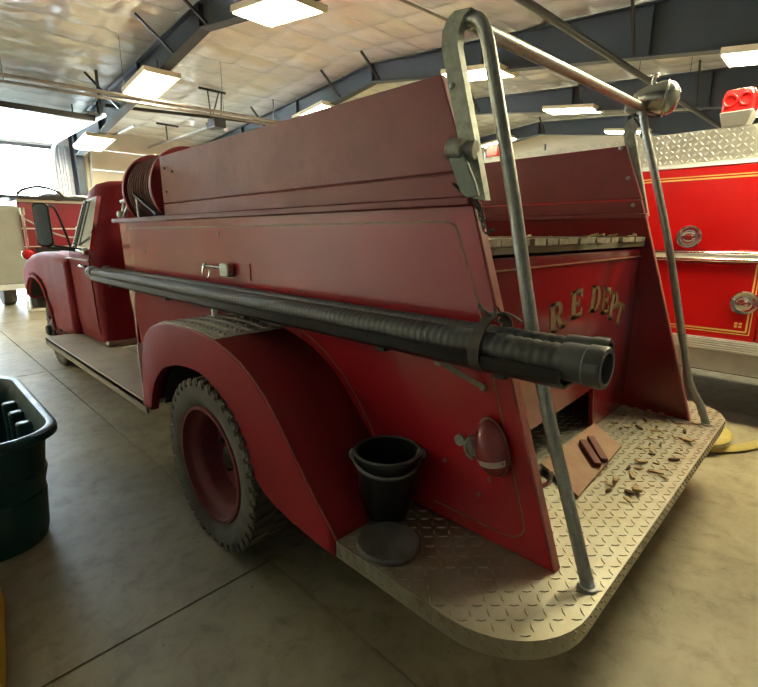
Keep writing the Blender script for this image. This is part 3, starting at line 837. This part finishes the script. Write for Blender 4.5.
# hose reel ahead of the boards
RC = Vector((1.645, 3.80, 1.92)); RR = .295
rl_ = MB()
def flange(y):
    m = MB(); m.lathe([(0, -.012), (RR-.02, -.012), (RR, -.02), (RR+.006, 0), (RR, .02), (RR-.02, .012), (0, .012)], (RC.x, y, RC.z), (0, 1, 0), 48); return m
rl_ = bpy.data.objects.new('hose_reel', None); COL.objects.link(rl_); rl_.parent = T; rl_.location = RC-ORG[T]; ORG[rl_] = RC
flange(3.58).build('flange', M['reel'], rl_); flange(4.13).build('flange', M['reel'], rl_)
dh = MB()
n = 11
prof = [(.12, -.28)]
for i in range(n):
    y = -.24+.48*i/(n-1)
    prof += [(.235, y-.02), (.27, y-.01), (.275, y), (.27, y+.01), (.235, y+.02)]
prof += [(.12, .28)]
dh.lathe(prof, (RC.x, 3.85, RC.z), (0, 1, 0), 40); dh.build('wound_hose', M['reelhose'], rl_)
rf = MB()
rf.tube(smooth_path([(1.42, 4.42, 1.72), (1.43, 4.40, 1.82), (1.45, 4.36, 1.93)], 4), .016, 8)
rf.tube([(1.40, 4.36, 1.72), (1.40, 4.02, 1.92), (1.40, 3.96, 1.93)], .014, 8)
rf.tube([(1.41, 4.38, 1.86), (1.41, 4.05, 1.87)], .014, 8)
rf.tube([(1.40, 3.98, 1.72), (1.40, 3.98, 1.93)], .016, 8)
rf.lathe([(.0, 0), (.03, 0), (.04, .03), (.03, .06), (.0, .06)], (1.41, 4.40, 1.722), (0, 0, 1), 14)
rf.build('reel_bracket', M['galv'], rl_)
MB().box(1.5, 2.2, 3.62, 4.1, 1.722, 1.74).build('reel_base', M['dark'], rl_)
MB().bar((1.44, 3.97, 1.9), (1.44, 3.56, 1.735), .012, .16, up=(1,0,0)).build('reel_guard', M['black'], rl_)

# handrails
def handrail(s):
    X = 1.403 if s < 0 else 3.255
    if s < 0: path = [(X, .433, .49), (X, .47, .60), (X, .655, 1.17), (X, .79, 1.73), (X, .885, 2.10), (X, .915, 2.205), (X, .945, 2.25), (X, .985, 2.262), (X, 1.03, 2.268)]
    else: path = [(X-.01, .452, .49), (X, .50, .60), (X, .575, .74), (X, .66, 1.06), (X, .80, 1.60), (X, .985, 2.2), (X, 1.01, 2.29), (X, 1.04, 2.325), (X, 1.09, 2.335)]
    a = path[:2]; mid = smooth_path(path[1:], 6)
    return MB().tube([a[0]]+list(mid), .0215, 16).build('handrail', M['galv'], T)
HL = handrail(-1); HR = handrail(1)
for s, h in ((-1, HL), (1, HR)):
    f = MB(); X = 1.403 if s < 0 else 3.245
    f.lathe([(0, 0), (.032, 0), (.032, .006), (.0, .006)], (X, .435 if s < 0 else .452, .4925), (0, 0, 1), 20); f.build('foot_plate', M['galv'], h)
# flat bars running down the board edges
def flat_bar(s):
    X = 1.385 if s < 0 else 3.285
    pts = [(.985, 2.282), (1.012, 2.268), (1.03, 2.235), (1.033, 2.19), (.97, 1.96), (.902, 1.71)]
    if s > 0: pts = [(y+.05, z) for y, z in pts]
    mb = MB()
    for a, b in zip(pts[:-1], pts[1:]): mb.bar((X, *a), (X, *b), .066, .012, up=(1,0,0)) if False else None
    def row(x, off): return [(x, y+off[0], z+off[1]) for y, z in pts]
    rg = []
    for (y, z) in pts:
        rg.append([(X-.012, y-.034, z-.004), (X+.02, y-.034, z-.004), (X+.02, y-.022, z-.004), (X-.002, y-.022, z-.004), (X-.002, y+.03, z+.004), (X-.012, y+.03, z+.004)])
    mb.rings(rg)
    return mb.build('grab_bar', M['bracket'], T)
GL = flat_bar(-1); GR = flat_bar(1)
for (y, z) in ((1.015, 2.07), (.96, 1.84)):
    MB().ell((1.373, y, z), (0, .012, 0), (0, 0, .012), (-.008, 0, 0), 10, 4, 0, 1).build('bolt', M['galv'], GL)
MB().tube([(1.403, .985, 2.255), (3.255, 1.015, 2.325)], .0235, 16).build('cross_bar', M['galv'], T)
# folded step bracket with its pivot
sb = MB()
sb.cyl((1.335, .985, 1.868), (1.335, .93, 1.862), .034, seg=16)
sb.cyl((1.352, .955, 1.862), (1.362, .905, 1.86), .034, .030, seg=16)
SB = sb.build('step_bracket', M['bracket'], T)
fl = MB()
fl.prism([(.99, 1.86), (.93, 1.86), (.875, 1.755), (.86, 1.715), (.905, 1.712), (.93, 1.73)], 'x', 1.318, 1.332)
fl.build('folding_step', mat('grey_green_paint', (.16, .19, .16), .5, metal=.3, var=.2, vscale=20), SB, bevel=.004)
# chain
def chain(path, name, parent, r=.0036, L=.024):
    mb = MB(); P = smooth_path(path, 12); d = 0; last = P[0]; k = 0
    for q in P[1:]:
        if (q-last).length >= L*.8:
            c = (q+last)/2; t = (q-last).normalized(); sd = t.cross(Vector((1, 0, 0))) if k % 2 else Vector((1, 0, 0))
            sd = (sd-t*sd.dot(t)).normalized(); nn = t.cross(sd)
            rg = []
            for i in range(13):
                a = 2*PI*i/12; dirv = t*math.cos(a)*L*.62+sd*math.sin(a)*L*.36
                o = c+dirv; dn = dirv.normalized()
                rg.append([o+(dn*math.cos(b)+nn*math.sin(b))*r for b in [2*PI*m/6 for m in range(6)]])
            mb.rings(rg, False, False); last = q; k += 1
    return mb.build(name, M['strap'], parent)
chain([(1.36, .985, 1.76), (1.372, .945, 1.735), (1.378, .925, 1.715), (1.38, .90, 1.69), (1.38, .885, 1.655), (1.385, .872, 1.615), (1.40, .862, 1.60), (1.415, .855, 1.62)], 'chain', T)
chain([(1.365, .965, 1.77), (1.375, .93, 1.73), (1.378, .905, 1.70), (1.38, .885, 1.665), (1.38, .87, 1.635)], 'chain', T)
# teardrop spotlight on the right rail
sl = MB(); c0 = Vector((3.27, 1.08, 2.385)); ax = Vector((.06, -.21, -.02)).normalized()
sl.lathe([(0, 0), (.025, .0), (.05, .03), (.078, .09), (.092, .14), (.094, .17), (.088, .20), (.07, .225), (.04, .24), (0, .245)], c0, ax, 28)
SLT = sl.build('spotlight', mat('dull_chrome', (.4, .42, .38), .25, metal=.95), T)
MB().torus(c0+ax*.172, ax, .093, .007, 28, 8).build('spotlight_ring', M['galv'], SLT)
k = c0+ax*.10+Vector((0,0,.075))
MB().cyl(k, k+Vector((0,-.004,.04)), .012).ell(k+Vector((0,-.005,.048)), (.026,0,0), (0,.026,0), (0,0,.013)).build('knob', M['chrome'], SLT)
cl = MB(); cl.torus((3.25, 1.07, 2.34), (1, 0, .1), .032, .013, 20, 8).torus((3.255, 1.05, 2.36), (0, 1, 0), .026, .011, 20, 8).cyl((3.255, 1.09, 2.34), (3.265, 1.06, 2.385), .02)
cl.build('clamp', M['galv'], SLT)
cw = MB(); cw.tube(smooth_path([c0+ax*.2+Vector((0,0,-.08)), c0+ax*.12+Vector((0,0,-.1)), (3.25, 1.06, 2.29), (3.25, .99, 2.2)], 6), .006, 6); cw.build('lamp_cable', M['black'], SLT)

# tail lights
def tail_light(s):
    X = XA if s < 0 else XB
    dv = -1 if s < 0 else 1
    th = math.radians(-16)
    u = Vector((0, math.cos(th), math.sin(th))); v = Vector((0, -math.sin(th), math.cos(th)))
    c = Vector((X+dv*.02, .785, .872))
    b = MB(); b.ell(c, u*.058, v*.104, Vector((dv*.070, 0, 0)), 24, 8, 0, 1)
    o = b.build('tail_light', M['darkredlens'], T)
    z = MB(); rg = []
    for i in range(29):
        a = 2*PI*i/28; d = u*math.cos(a)*.059+v*math.sin(a)*.105
        dn = d.normalized(); rg.append([c+d+(dn*math.cos(q)+Vector((1,0,0))*math.sin(q))*.005 for q in [2*PI*m/8 for m in range(8)]])
    z.rings(rg, False, False).build('bezel', M['edge'], o)
    w = MB(); rows = []
    for k in range(7):
        row = []
        for q in range(13):
            yy = -.50+.22*k/6+.16*(q/12-.5); hx = math.sqrt(max(0, 1-yy*yy))*.97; xx = -hx+2*hx*q/12
            row.append(c+u*.0585*xx+v*.1045*yy+Vector((dv*.0712, 0, 0))*math.sqrt(max(0, 1-xx*xx-yy*yy)))
        rows.append(row)
    w.rings(rows, False, False, closed=False)
    w.build('painted_streak', mat('pale_reflection', (.5, .36, .3), .3), o)  # pale streak across the lens: a reflection put into the colour
    br = MB(); br.bar(c+Vector((dv*-.01, .10, -.01)), c+Vector((dv*.03, .055, -.02)), .02, .05).cyl((X, .93, .85), (X+dv*.015, .93, .85), .022, seg=12)
    br.torus(c+Vector((0, .075, -.03)), (1, 0, 0), .04, .006, 16, 6, PI*.5, PI*1.5).build('lamp_bracket', M['galv'], o)
    return o
tail_light(-1); tail_light(1)

# hose tray, stays and strap
HX, HZ = 1.245, 1.258
ty = MB()
ty.rings([[(HX-.058, y, HZ-.012), (HX-.050, y, HZ-.052), (HX-.02, y, HZ-.072), (HX+.04, y, HZ-.072), (HX+.075, y, HZ-.05), (HX+.085, y, HZ-.012), (HX+.08, y, HZ-.012), (HX+.07, y, HZ-.045), (HX+.04, y, HZ-.064), (HX-.016, y, HZ-.064), (HX-.044, y, HZ-.047), (HX-.052, y, HZ-.012)] for y in (.50, 4.72)])
TY = ty.build('hose_tray', M['black'], T)
stt = MB()
for y in (4.3, 3.2, 2.2, 1.2, .7): stt.box(HX-.02, XA+.005, y-.02, y+.02, HZ-.085, HZ-.070)
each(stt, 'tray_bracket', M['black'], TY)
MB().box(1.235, 1.262, 2.54, 2.565, 1.138, 1.19).build('tray_post', M['tag'], TY)
sp = MB(); rg = []
for i in range(33):
    a = 2*PI*i/32
    ex = 1.283+.098*math.cos(a); ez = 1.268+.083*math.sin(a)+.02*math.cos(a)
    dn = Vector((math.cos(a), 0, math.sin(a)))
    q = Vector((ex, .765, ez)); rg.append([q+Vector((0, -.019, 0)), q+Vector((0, .019, 0)), q+dn*.005+Vector((0, .019, 0)), q+dn*.005+Vector((0, -.019, 0))])
sp.rings(rg, False, False); STR = sp.build('strap', M['strap'], T)
bk = MB(); bk.torus((1.275, .742, 1.358), (.2, -1, .3), .024, .0035, 20, 6).tube(smooth_path([(1.27, .765, 1.355), (1.262, .79, 1.372), (1.258, .80, 1.385)], 4), [.006]*9, 6)
bk.tube(smooth_path([(1.29, .75, 1.358), (1.30, .73, 1.362), (1.31, .70, 1.35), (1.318, .685, 1.338)], 4), .009, 8, flat=.4)
bk.build('buckle', M['strap'], STR)

# valve latch and lever on the panel
lt = MB(); lt.box(1.335, 1.384, 2.53, 2.63, 1.352, 1.432)
LT = lt.build('valve_latch', M['galv'], T, bevel=.01)
MB().cyl((1.352, 2.64, 1.405), (1.352, 2.82, 1.405), .008, seg=8).torus((1.352, 2.835, 1.37), (0, 1, 0), .042, .007, 20, 6, squash=(.5, 1)).ell((1.352, 2.835, 1.41), (.018,0,0), (0,.018,0), (0,0,.018)).build('pull_handle', M['chrome'], LT)
MB().box(1.380, 1.3855, 2.36, 2.52, 1.345, 1.437).build('latch_plate', M['red'], LT)  # thin plate beside the latch, in the panel's own red
lv = MB(); lv.bar((1.384, .845, 1.075), (1.285, .945, 1.158), .016, .018).ell((1.275, .957, 1.166), (.02, .012, 0), (-.008, .02, .0), (0, 0, .012))
lv.cyl((1.386, .843, 1.073), (1.376, .848, 1.077), .013, seg=14)
lv.build('lever', mat('tan_lever', (.40, .33, .22), .55, var=.2, vscale=20), T)
rv = MB()
for (y, z) in ((.80, .735), (.84, .66), (1.0, .74), (3.9, 1.47), (2.7, 1.60)): rv.cyl((XA, y, z), (XA-.004, y, z), .010, seg=10)
each(rv, 'panel_bolt', M['edge'], SPL)
# loop handle inside panel edge
MB().torus((1.46, .66, .79), (1, 0, 0), .05, .008, 20, 8, -.4, PI+.4).build('loop_handle', M['galv'], T)

# ------------------------------------------------------------------ suction hoses
def suction(x, z, r, y0, y1, rc, label, name='suction_hose'):
    e = empty(name, (x, y0, z), label, 'hose', None)
    pr = []; y = y0+.10; k = 0
    while y < y1-.10:
        pr += [(r-.003, y), (r-.0005, y+.008), (r, y+.014), (r-.0005, y+.020)]; y += .028
    mb = MB(); mb.lathe([(q, t-y0) for q, t in pr], (x, y0, z), (0, 1, 0), 24, True, True)
    mb.build('hose_body', M['hose'], e, angle=70)
    for (ya, dv) in ((y0, 1), (y1, -1)):
        c = MB(); c.lathe([(rc*.72, .05), (rc*.74, 0), (rc*.96, 0), (rc, .006), (rc, .045), (rc*.93, .05), (rc*.93, .105), (rc*.88, .118), (r*.9, .12)], (x, ya, z), (0, dv, 0), 32)
        c.lathe([(rc*.72, .05), (0, .055)], (x, ya, z), (0, dv, 0), 32)
        for q in range(3):
            a = 2*PI*q/3+.9; d = Vector((math.cos(a), 0, math.sin(a)))
            c.obox(Vector((x, ya+dv*.024, z))+d*(rc+.001), d*.003, Vector((0, .018, 0)), d.cross(Vector((0, 1, 0)))*.01)
        c.build('coupling', M['hose'], e)
    return e
suction(HX, HZ+.003, .047, .40, 4.85, .057, 'thick black ribbed suction hose strapped along the truck side, nearer of two')
suction(1.343, 1.282, .028, .43, 4.80, .037, 'black suction hose lying behind the thicker hose, only its upper edge showing')

# ------------------------------------------------------------------ bucket and lid
BX, BY, BZ = 1.251, 1.183, .4925
e = empty('bucket', (BX, BY, BZ), 'black metal bucket with hanging bail standing on the tailboard by the fender', 'bucket')
b = MB(); b.lathe([(0, .004), (.079, .004), (.083, 0), (.086, .01), (.115, .12), (.124, .258), (.128, .262), (.128, .275), (.120, .275), (.118, .26), (.081, .02), (0, .018)], (BX, BY, BZ), (0,0,1), 40)
b.build('shell', M['bucket'], e)
MB().torus((BX, BY, BZ+.274), (0,0,1), .128, .006, 40, 8).build('rim', M['lid'], e)
bl = MB(); uu = Vector((-.70, .71, 0)); vv = Vector((-.71, -.70, 0))
pts = []
for i in range(17):
    a = PI*i/16; pts.append(Vector((BX, BY, BZ+.258))+uu*.134*math.cos(a)+vv*.146*math.sin(a)*.96+Vector((0,0,-.035*math.sin(a))))
bl.tube(pts, .007, 8)
bl.ell(pts[0], uu*.02, vv*.02, (0,0,.025)).ell(pts[-1], uu*.02, vv*.02, (0,0,.025))
bl.build('bail', M['lid'], e)
e = MB().lathe([(0, .012), (.09, .012), (.10, .016), (.113, .016), (.118, .010), (.118, .0), (0, 0)], (1.108, 1.04, .4942), (0,0,1), 40).build('bucket_lid', M['lid'], None, org=(1.108, 1.04, .4942))
tag(e, 'round scuffed grey-black metal bucket lid lying flat in front of the bucket', 'disc')  # the bucket's lid, a separate piece on the tailboard

# ------------------------------------------------------------------ debris on the tailboard
def P2(u, v): return u
q = [Vector(p) for p in ((2.022, .899, .5200), (2.70, .905, .5207), (2.543, .703, .4980), (1.896, .667, .4940))]
pb = MB(); pb.rings([q, [p+Vector((0,0,.012)) for p in q]])
tag(pb.build('board_scrap', M['plywood'], None, org=q[3]), 'loose reddish-brown flat board scrap lying on the tailboard under the lettering', 'board')
for i, (a, b) in enumerate((((2.38, .845, .5415), (2.20, .70, .5253)), ((2.46, .835, .5404), (2.27, .695, .5247)))):
    o = MB().bar(a, b, .035, .025).build('wood_strip', M['bar'], None, org=b, bevel=.003)
    tag(o, ('dark red wood strip on the board scrap, nearer the left handrail', 'dark red wood strip on the board scrap, nearer the right side panel')[i], 'wood strip', 'wood strips on the board scrap')
def chip_mesh(seed, m):
    r = random.Random(seed); mb = MB(); n = r.choice((5, 6, 7)); pts = []
    L, Wd = r.uniform(.016, .045), r.uniform(.008, .018)
    for k in range(n):
        a = 2*PI*k/n; q = r.uniform(.45, 1.25); pts.append((L*math.cos(a)*q, Wd*math.sin(a)*q))
    t = r.uniform(.003, .008); tl = r.uniform(-.25, .25)
    mb.rings([[(x, y, abs(tl)*L+tl*x) for x, y in pts], [(x*.92, y*.92, t+abs(tl)*L+tl*x+r.uniform(0, .004)) for x, y in pts]])
    return mb.build('wood_chip', m, None)
protos = [chip_mesh(k, M['chipd'] if k % 5 == 4 else M['chip']) for k in range(12)]
spots = []
rng = random.Random(11)
while len(spots) < 60:
    x, y = rng.uniform(1.75, 3.2), rng.uniform(.47, .88)
    y = .45+.45*(rng.random()**.8); x = 1.9+1.35*(rng.random()**.7)
    if (1.86 < x < 2.78 and y > .63): continue
    if any(math.hypot(x-a, y-b) < .05 for a, b in spots): continue
    spots.append((x, y))
used = [False]*12
for i, (x, y) in enumerate(spots):
    k = i % 12
    if not used[k]: o = protos[k]; used[k] = True
    else: o = protos[k].copy(); COL.objects.link(o)
    o.location = (x, y, .4925); o.rotation_euler = (0, 0, rng.uniform(0, 6.28)); s = rng.uniform(.5, 1.25); o.scale = (s, s, s)
    tag(o, 'small dry wood or bark chip scattered on the tread plate tailboard', 'wood chip', 'chips on the tailboard')
# chips on the hose bed slats
for i in range(26):
    o = protos[i % 12].copy(); COL.objects.link(o)
    o.location = (rng.uniform(1.55, 3.2), rng.uniform(.93, 1.25), 1.5845); o.rotation_euler = (0, 0, rng.uniform(0, 6.28)); s = rng.uniform(.5, 1.1); o.scale = (s, s, s)
    tag(o, 'dry chip or leaf lying on the slatted hose bed floor', 'wood chip', 'chips on the hose bed')

# ------------------------------------------------------------------ red fire engine on the right
XE = 4.8
E = empty('fire_engine', (6.0, 3.5, 0), 'bright red modern fire engine with tread plate top and red beacon, parked alongside', 'fire engine')
MB().box(XE+.03, 7.2, -.6, 8.6, .75, 2.15).build('body', M['engred'], E, bevel=.01)
def edoor(name, y0, y1, z0, z1): return MB().box(XE, XE+.035, y0, y1, z0, z1).build(name, M['engred'], E, bevel=.008)
ud = edoor('upper_door', -.55, 2.6, 1.46, 2.135)
ld = edoor('lower_door', .452, 2.0, .735, 1.36)
ld2 = edoor('lower_door', -.55, .44, .735, 1.36)
ld3 = edoor('lower_door', 2.02, 4.0, .735, 1.36); ud2 = edoor('upper_door', 2.62, 6.0, 1.46, 2.135)
# stripes
def stripe(y0, y1, z, w, m, par): return MB().box(XE-.002, XE, y0, y1, z-w/2, z+w/2).build('stripe', m, par)
stripe(-.55, 2.6, 2.062, .008, M['enggold'], ud); stripe(-.55, 2.6, 2.04, .012, M['enggold'], ud)
for off, w in ((0, .007), (.022, .012)):
    m = MB(); m.box(XE-.002, XE, .49+off, 1.95, .79+off-w/2, .79+off+w/2).box(XE-.002, XE, .49+off-w/2, .49+off+w/2, .79+off, 1.36)
    m.build('gold_stripe', M['enggold'], ld)
m = MB()
for a, b in ((.545, .845), (.575, .845), (.545, .87), (.575, .87)): m.box(XE-.002, XE, a, a+.02, b, b+.016)
m.build('corner_ornament', M['enggold'], ld)
mb = MB().box(XE-.03, XE+.03, -.6, 8.6, 1.375, 1.40).box(XE-.02, XE+.03, -.6, 8.6, 1.435, 1.455)
mb.build('drip_rail', M['chrome'], E, bevel=.005)
mb = MB().box(XE-.012, XE+.03, -.6, 8.6, 1.40, 1.435); mb.build('rail_strip', M['engwhite'], E)
mb = MB(); mb.box(XE-.02, XE+.04, -.6, 8.6, .63, .735)
for k in range(5): mb.tube([(XE-.022, -.6, .645+k*.019), (XE-.022, 8.6, .645+k*.019)], .006, 6)
mb.build('rub_rail', M['alum'], E, weld=False)
MB().box(XE+.01, XE+.05, -.6, 8.6, .45, .63).build('skirt', M['skirt'], E)
MB().box(XE+.4, 6.9, -.5, 8.5, .35, .75).build('underbody', M['dark'], E)
mb = MB(); mb.box(XE+.03, 7.1, -.6, 6.2, 2.16, 2.425)
mb.treads((XE+.0299, -.6, 2.175), (0,1,0), (0,0,1), (-1,0,0), lambda a, b: True, 150, 6, pitch=.042, L=.034, W=.011, h=.003)
mb.build('tread_plate_top', M['platebright'], E, weld=False)
MB().box(XE-.004, XE+.03, -.6, 6.2, 2.14, 2.17).build('edge_strip', M['white'], E)
# latches
def latch(y, z, par):
    c = (XE-.001, y, z)
    o = MB().lathe([(0, .012), (.05, .012), (.06, .006), (.075, .008), (.085, .014), (.095, .012), (.098, 0)], c, (-1,0,0), 32).build('latch', M['chrome'], par)
for (y, z, par) in ((1.007, 1.572, ud), (.556, 1.051, ld)):
    latch(y, z, par)
    m = MB(); m.torus((XE-.018, y, z), (1,0,0), .045, .009, 24, 8, 0, PI*2, (1.1, .75)).box(XE-.026, XE-.01, y-.05, y+.05, z-.008, z+.008)
    m.build('ring_pull', M['chrome'], par)
# beacon
bc = MB(); bc.hexa([(4.82, .74, 2.425), (5.0, .74, 2.425), (5.0, .90, 2.425), (4.82, .90, 2.425), (4.78, .70, 2.53), (5.02, .70, 2.53), (5.02, .92, 2.53), (4.78, .92, 2.53)])
BC = bc.build('beacon', M['silver'], E, bevel=.008)
lm = MB(); lm.rings([[(x, y, z) for x, y in rrect(4.90, .81, hx, hy, .03, 4)] for z, hx, hy in ((2.53, .115, .105), (2.66, .11, .10), (2.69, .10, .088), (2.70, .06, .05))])
lm.build('beacon_lens', M['redlens'], BC)
lb = MB()
for dy in (-.05, .05): lb.torus((4.783, .81+dy, 2.61), (1,0,0), .042, .009, 20, 6)
each(lb, 'lens_ring', M['redlens'], BC)
# roof fittings seen over the far boards
rfm = MB()
for y in (1.5, 2.4, 3.1, 3.9, 4.6): rfm.cyl((XE+.06, y, 2.42), (XE+.06, y, 2.49), .012, seg=8)
each(rfm, 'roof_stud', M['chrome'], E)
b2 = MB().box(5.25, 5.45, 3.35, 3.55, 2.425, 2.60).build('roof_lamp', M['silver'], E, bevel=.01)
MB().box(5.245, 5.45, 3.18, 3.34, 2.50, 2.64).build('red_lens', M['redlens'], b2, bevel=.01)
for y in (1.9, 7.3):
    tm = MB(); tm.lathe([(.3, -.12), (.48, -.12), (.5, -.08), (.5, .08), (.48, .12), (.3, .12), (0, .1)], (5.15, y, .5), (-1,0,0), 36); tm.build('tyre', M['rubber'], E)

# ------------------------------------------------------------------ yellow hoses on the floor
def ribbon(path, wdt, th, name, label, m, n=10):
    P = smooth_path(path, n)
    mb = MB().tube(P, wdt/2, 12, True, th/wdt, upv=(0,0,1))
    o = mb.build(name, m, None, org=path[0]); return tag(o, label, 'hose')
ribbon([(6.4, -.45, .02), (5.6, -.12, .02), (4.9, .12, .02), (4.45, .28, .02), (4.2, .42, .02), (4.02, .58, .03), (3.95, .74, .03), (4.05, .92, .03), (4.4, .98, .03), (4.62, .84, .04), (4.6, .64, .06), (4.42, .50, .075), (4.2, .46, .09), (4.02, .52, .10), (3.93, .66, .10), (3.96, .84, .10), (4.15, .95, .10)],
       .095, .028, 'fire_hose', 'yellow flat fire hose looped on the floor at the right end of the tailboard', M['yellow'])
yl = MB()
yl.tube(smooth_path([(-.9, .6, .036), (-.4, .95, .036), (-.12, 1.4, .036), (-.005, 1.85, .036), (.045, 2.2, .036), (.072, 2.48, .036), (.03, 2.59, .036), (-.15, 2.60, .036), (-.7, 2.45, .036), (-1.3, 2.5, .036)], 8), .034, 12)
tag(yl.build('rubber_hose', M['yellow2'], None, org=(0, 1.9, 0)), 'yellow round hose on the grey floor between the green tub and the bottom corner', 'hose')

# ------------------------------------------------------------------ green stock tub
TU = empty('stock_tub', (.13, 3.38, 0), 'dark green plastic stock tub standing on the grey concrete beside the truck', 'tub')
tu = MB()
prof = [(.0, .335, .60, .2), (.06, .345, .62, .2), (.28, .36, .635, .2), (.285, .35, .63, .2), (.40, .375, .65, .2), (.405, .365, .645, .2), (.585, .385, .665, .2), (.59, .42, .70, .21), (.60, .435, .71, .21), (.635, .435, .71, .21), (.645, .42, .70, .21), (.64, .395, .675, .2), (.58, .365, .65, .19), (.40, .35, .635, .19), (.06, .315, .59, .19)]
tu.rings([[(x, y, z) for x, y in rrect(.04, 3.385, hx, hy, r, 7)] for z, hx, hy, r in prof])
tu.build('shell', M['green'], TU, angle=50)
rb = MB()
for yy in (3.15, 3.38, 3.6): rb.box(.33, .405, yy-.035, yy+.035, .10, .575)
rb.box(-.1, .08, 2.70, 2.75, .45, .575)
each(rb, 'rib', M['green'], TU, bevel=.015)

# ------------------------------------------------------------------ background truck near the open door
B_ = empty('utility_truck', (2.4, 13.5, 0), 'dark red and white truck parked nose-out by the open bay door', 'truck')
MB().box(.9, 2.13, 13.2, 14.6, .50, 2.2).build('white_compartment', M['silver'], B_, bevel=.03)
MB().box(.9, 2.18, 13.15, 14.6, .38, .50).build('bumper', M['white'], B_, bevel=.01)
MB().box(2.16, 3.9, 13.5, 15.8, .75, 2.36).build('tank_body', M['bgred'], B_, bevel=.03)
MB().box(2.16, 3.9, 13.47, 13.5, 1.70, 1.73).box(2.16, 3.9, 13.47, 13.5, 1.3, 1.32).box(2.16, 3.9, 13.46, 13.5, 2.30, 2.36).build('body_rail', M['engwhite'], B_)
MB().box(2.4, 2.95, 13.44, 13.5, .78, 1.28).build('dark_panel', M['dark'], B_)
MB().box(1.2, 3.8, 13.6, 16.0, .45, .78).build('chassis', M['dark'], B_)
MB().box(1.1, 3.9, 13.3, 15.7, 2.37, 2.43).ell((2.95, 13.7, 2.42), (.35,0,0), (0,.3,0), (0,0,.12)).ell((3.5, 13.8, 2.42), (.4,0,0), (0,.3,0), (0,0,.1)).build('cover', M['black'], B_)
MB().tube(smooth_path([(2.15, 13.3, 2.44), (2.3, 13.3, 2.56), (2.6, 13.3, 2.63), (2.9, 13.3, 2.56), (3.05, 13.35, 2.44)], 6), .03, 8).build('hose_loop', M['black'], B_)
MB().tube(smooth_path([(2.2, 13.4, 1.95), (2.5, 13.35, 1.75), (2.9, 13.35, 1.55), (3.3, 13.4, 1.5)], 6), .02, 8).build('cable', M['silver'], B_)
MB().box(2.15, 2.2, 13.1, 13.18, 1.2, 2.05).cyl((2.17, 13.12, 2.0), (2.17, 13.12, 2.15), .06).build('grab_handle', M['chrome'], B_)
MB().box(2.17, 2.42, 13.15, 13.45, .72, 1.1).build('step_box', M['black'], B_)
MB().cyl((3.28, 13.47, 1.72), (3.28, 13.5, 1.72), .05).build('marker_lamp', M['tag'], B_)
tm = MB(); tm.lathe([(0, .1), (.3, .12), (.42, .12), (.44, .08), (.44, -.08), (.42, -.12), (.3, -.12)], (1.75, 13.75, .44), (-1,0,0), 36); tm.build('tyre', M['rubber'], B_)
tm = MB(); tm.lathe([(0, .1), (.3, .12), (.42, .12), (.44, .08), (.44, -.08), (.42, -.12), (.3, -.12)], (3.6, 13.75, .44), (-1,0,0), 36); tm.build('tyre', M['rubber'], B_)
o = MB().box(1.85, 2.2, 12.0, 12.35, 0, .26).build('step_stool', M['white'], None, org=(2.0, 12.15, 0), bevel=.015)
tag(o, 'pale block step on the floor behind the white truck bumper', 'step')

# ------------------------------------------------------------------ light
w = bpy.data.worlds.new('world'); S.world = w; w.use_nodes = True
bg = w.node_tree.nodes['Background']; bg.inputs['Color'].default_value = (.68, .86, 1.0, 1); bg.inputs['Strength'].default_value = 16.0
pl = bpy.data.lights.new('door_portal', 'AREA'); pl.shape = 'RECTANGLE'; pl.size = DO[1]-DO[0]; pl.size_y = DO[2]
pl.cycles.is_portal = True
po = bpy.data.objects.new('door_portal', pl); COL.objects.link(po); po.location = ((DO[0]+DO[1])/2, YF+.22, DO[2]/2); po.rotation_euler = (-PI/2, 0, 0)

sn = bpy.data.lights.new('sun', 'SUN'); sn.energy = 110; sn.angle = .02; sn.color = (.88, .95, 1)
so = bpy.data.objects.new('sun', sn); COL.objects.link(so); so.location = (0, 40, 30)
so.rotation_euler = Vector((.15, -.5, -1)).to_track_quat('-Z', 'Y').to_euler()
S.view_settings.view_transform = 'Standard'; S.view_settings.look = 'None'; S.view_settings.gamma = 1; S.view_settings.use_curve_mapping = False
S.view_settings.exposure = 1.68
S.cycles.use_denoising = True
S.cycles.max_bounces = 8; S.cycles.diffuse_bounces = 5; S.cycles.glossy_bounces = 4
S.cycles.sample_clamp_indirect = 6
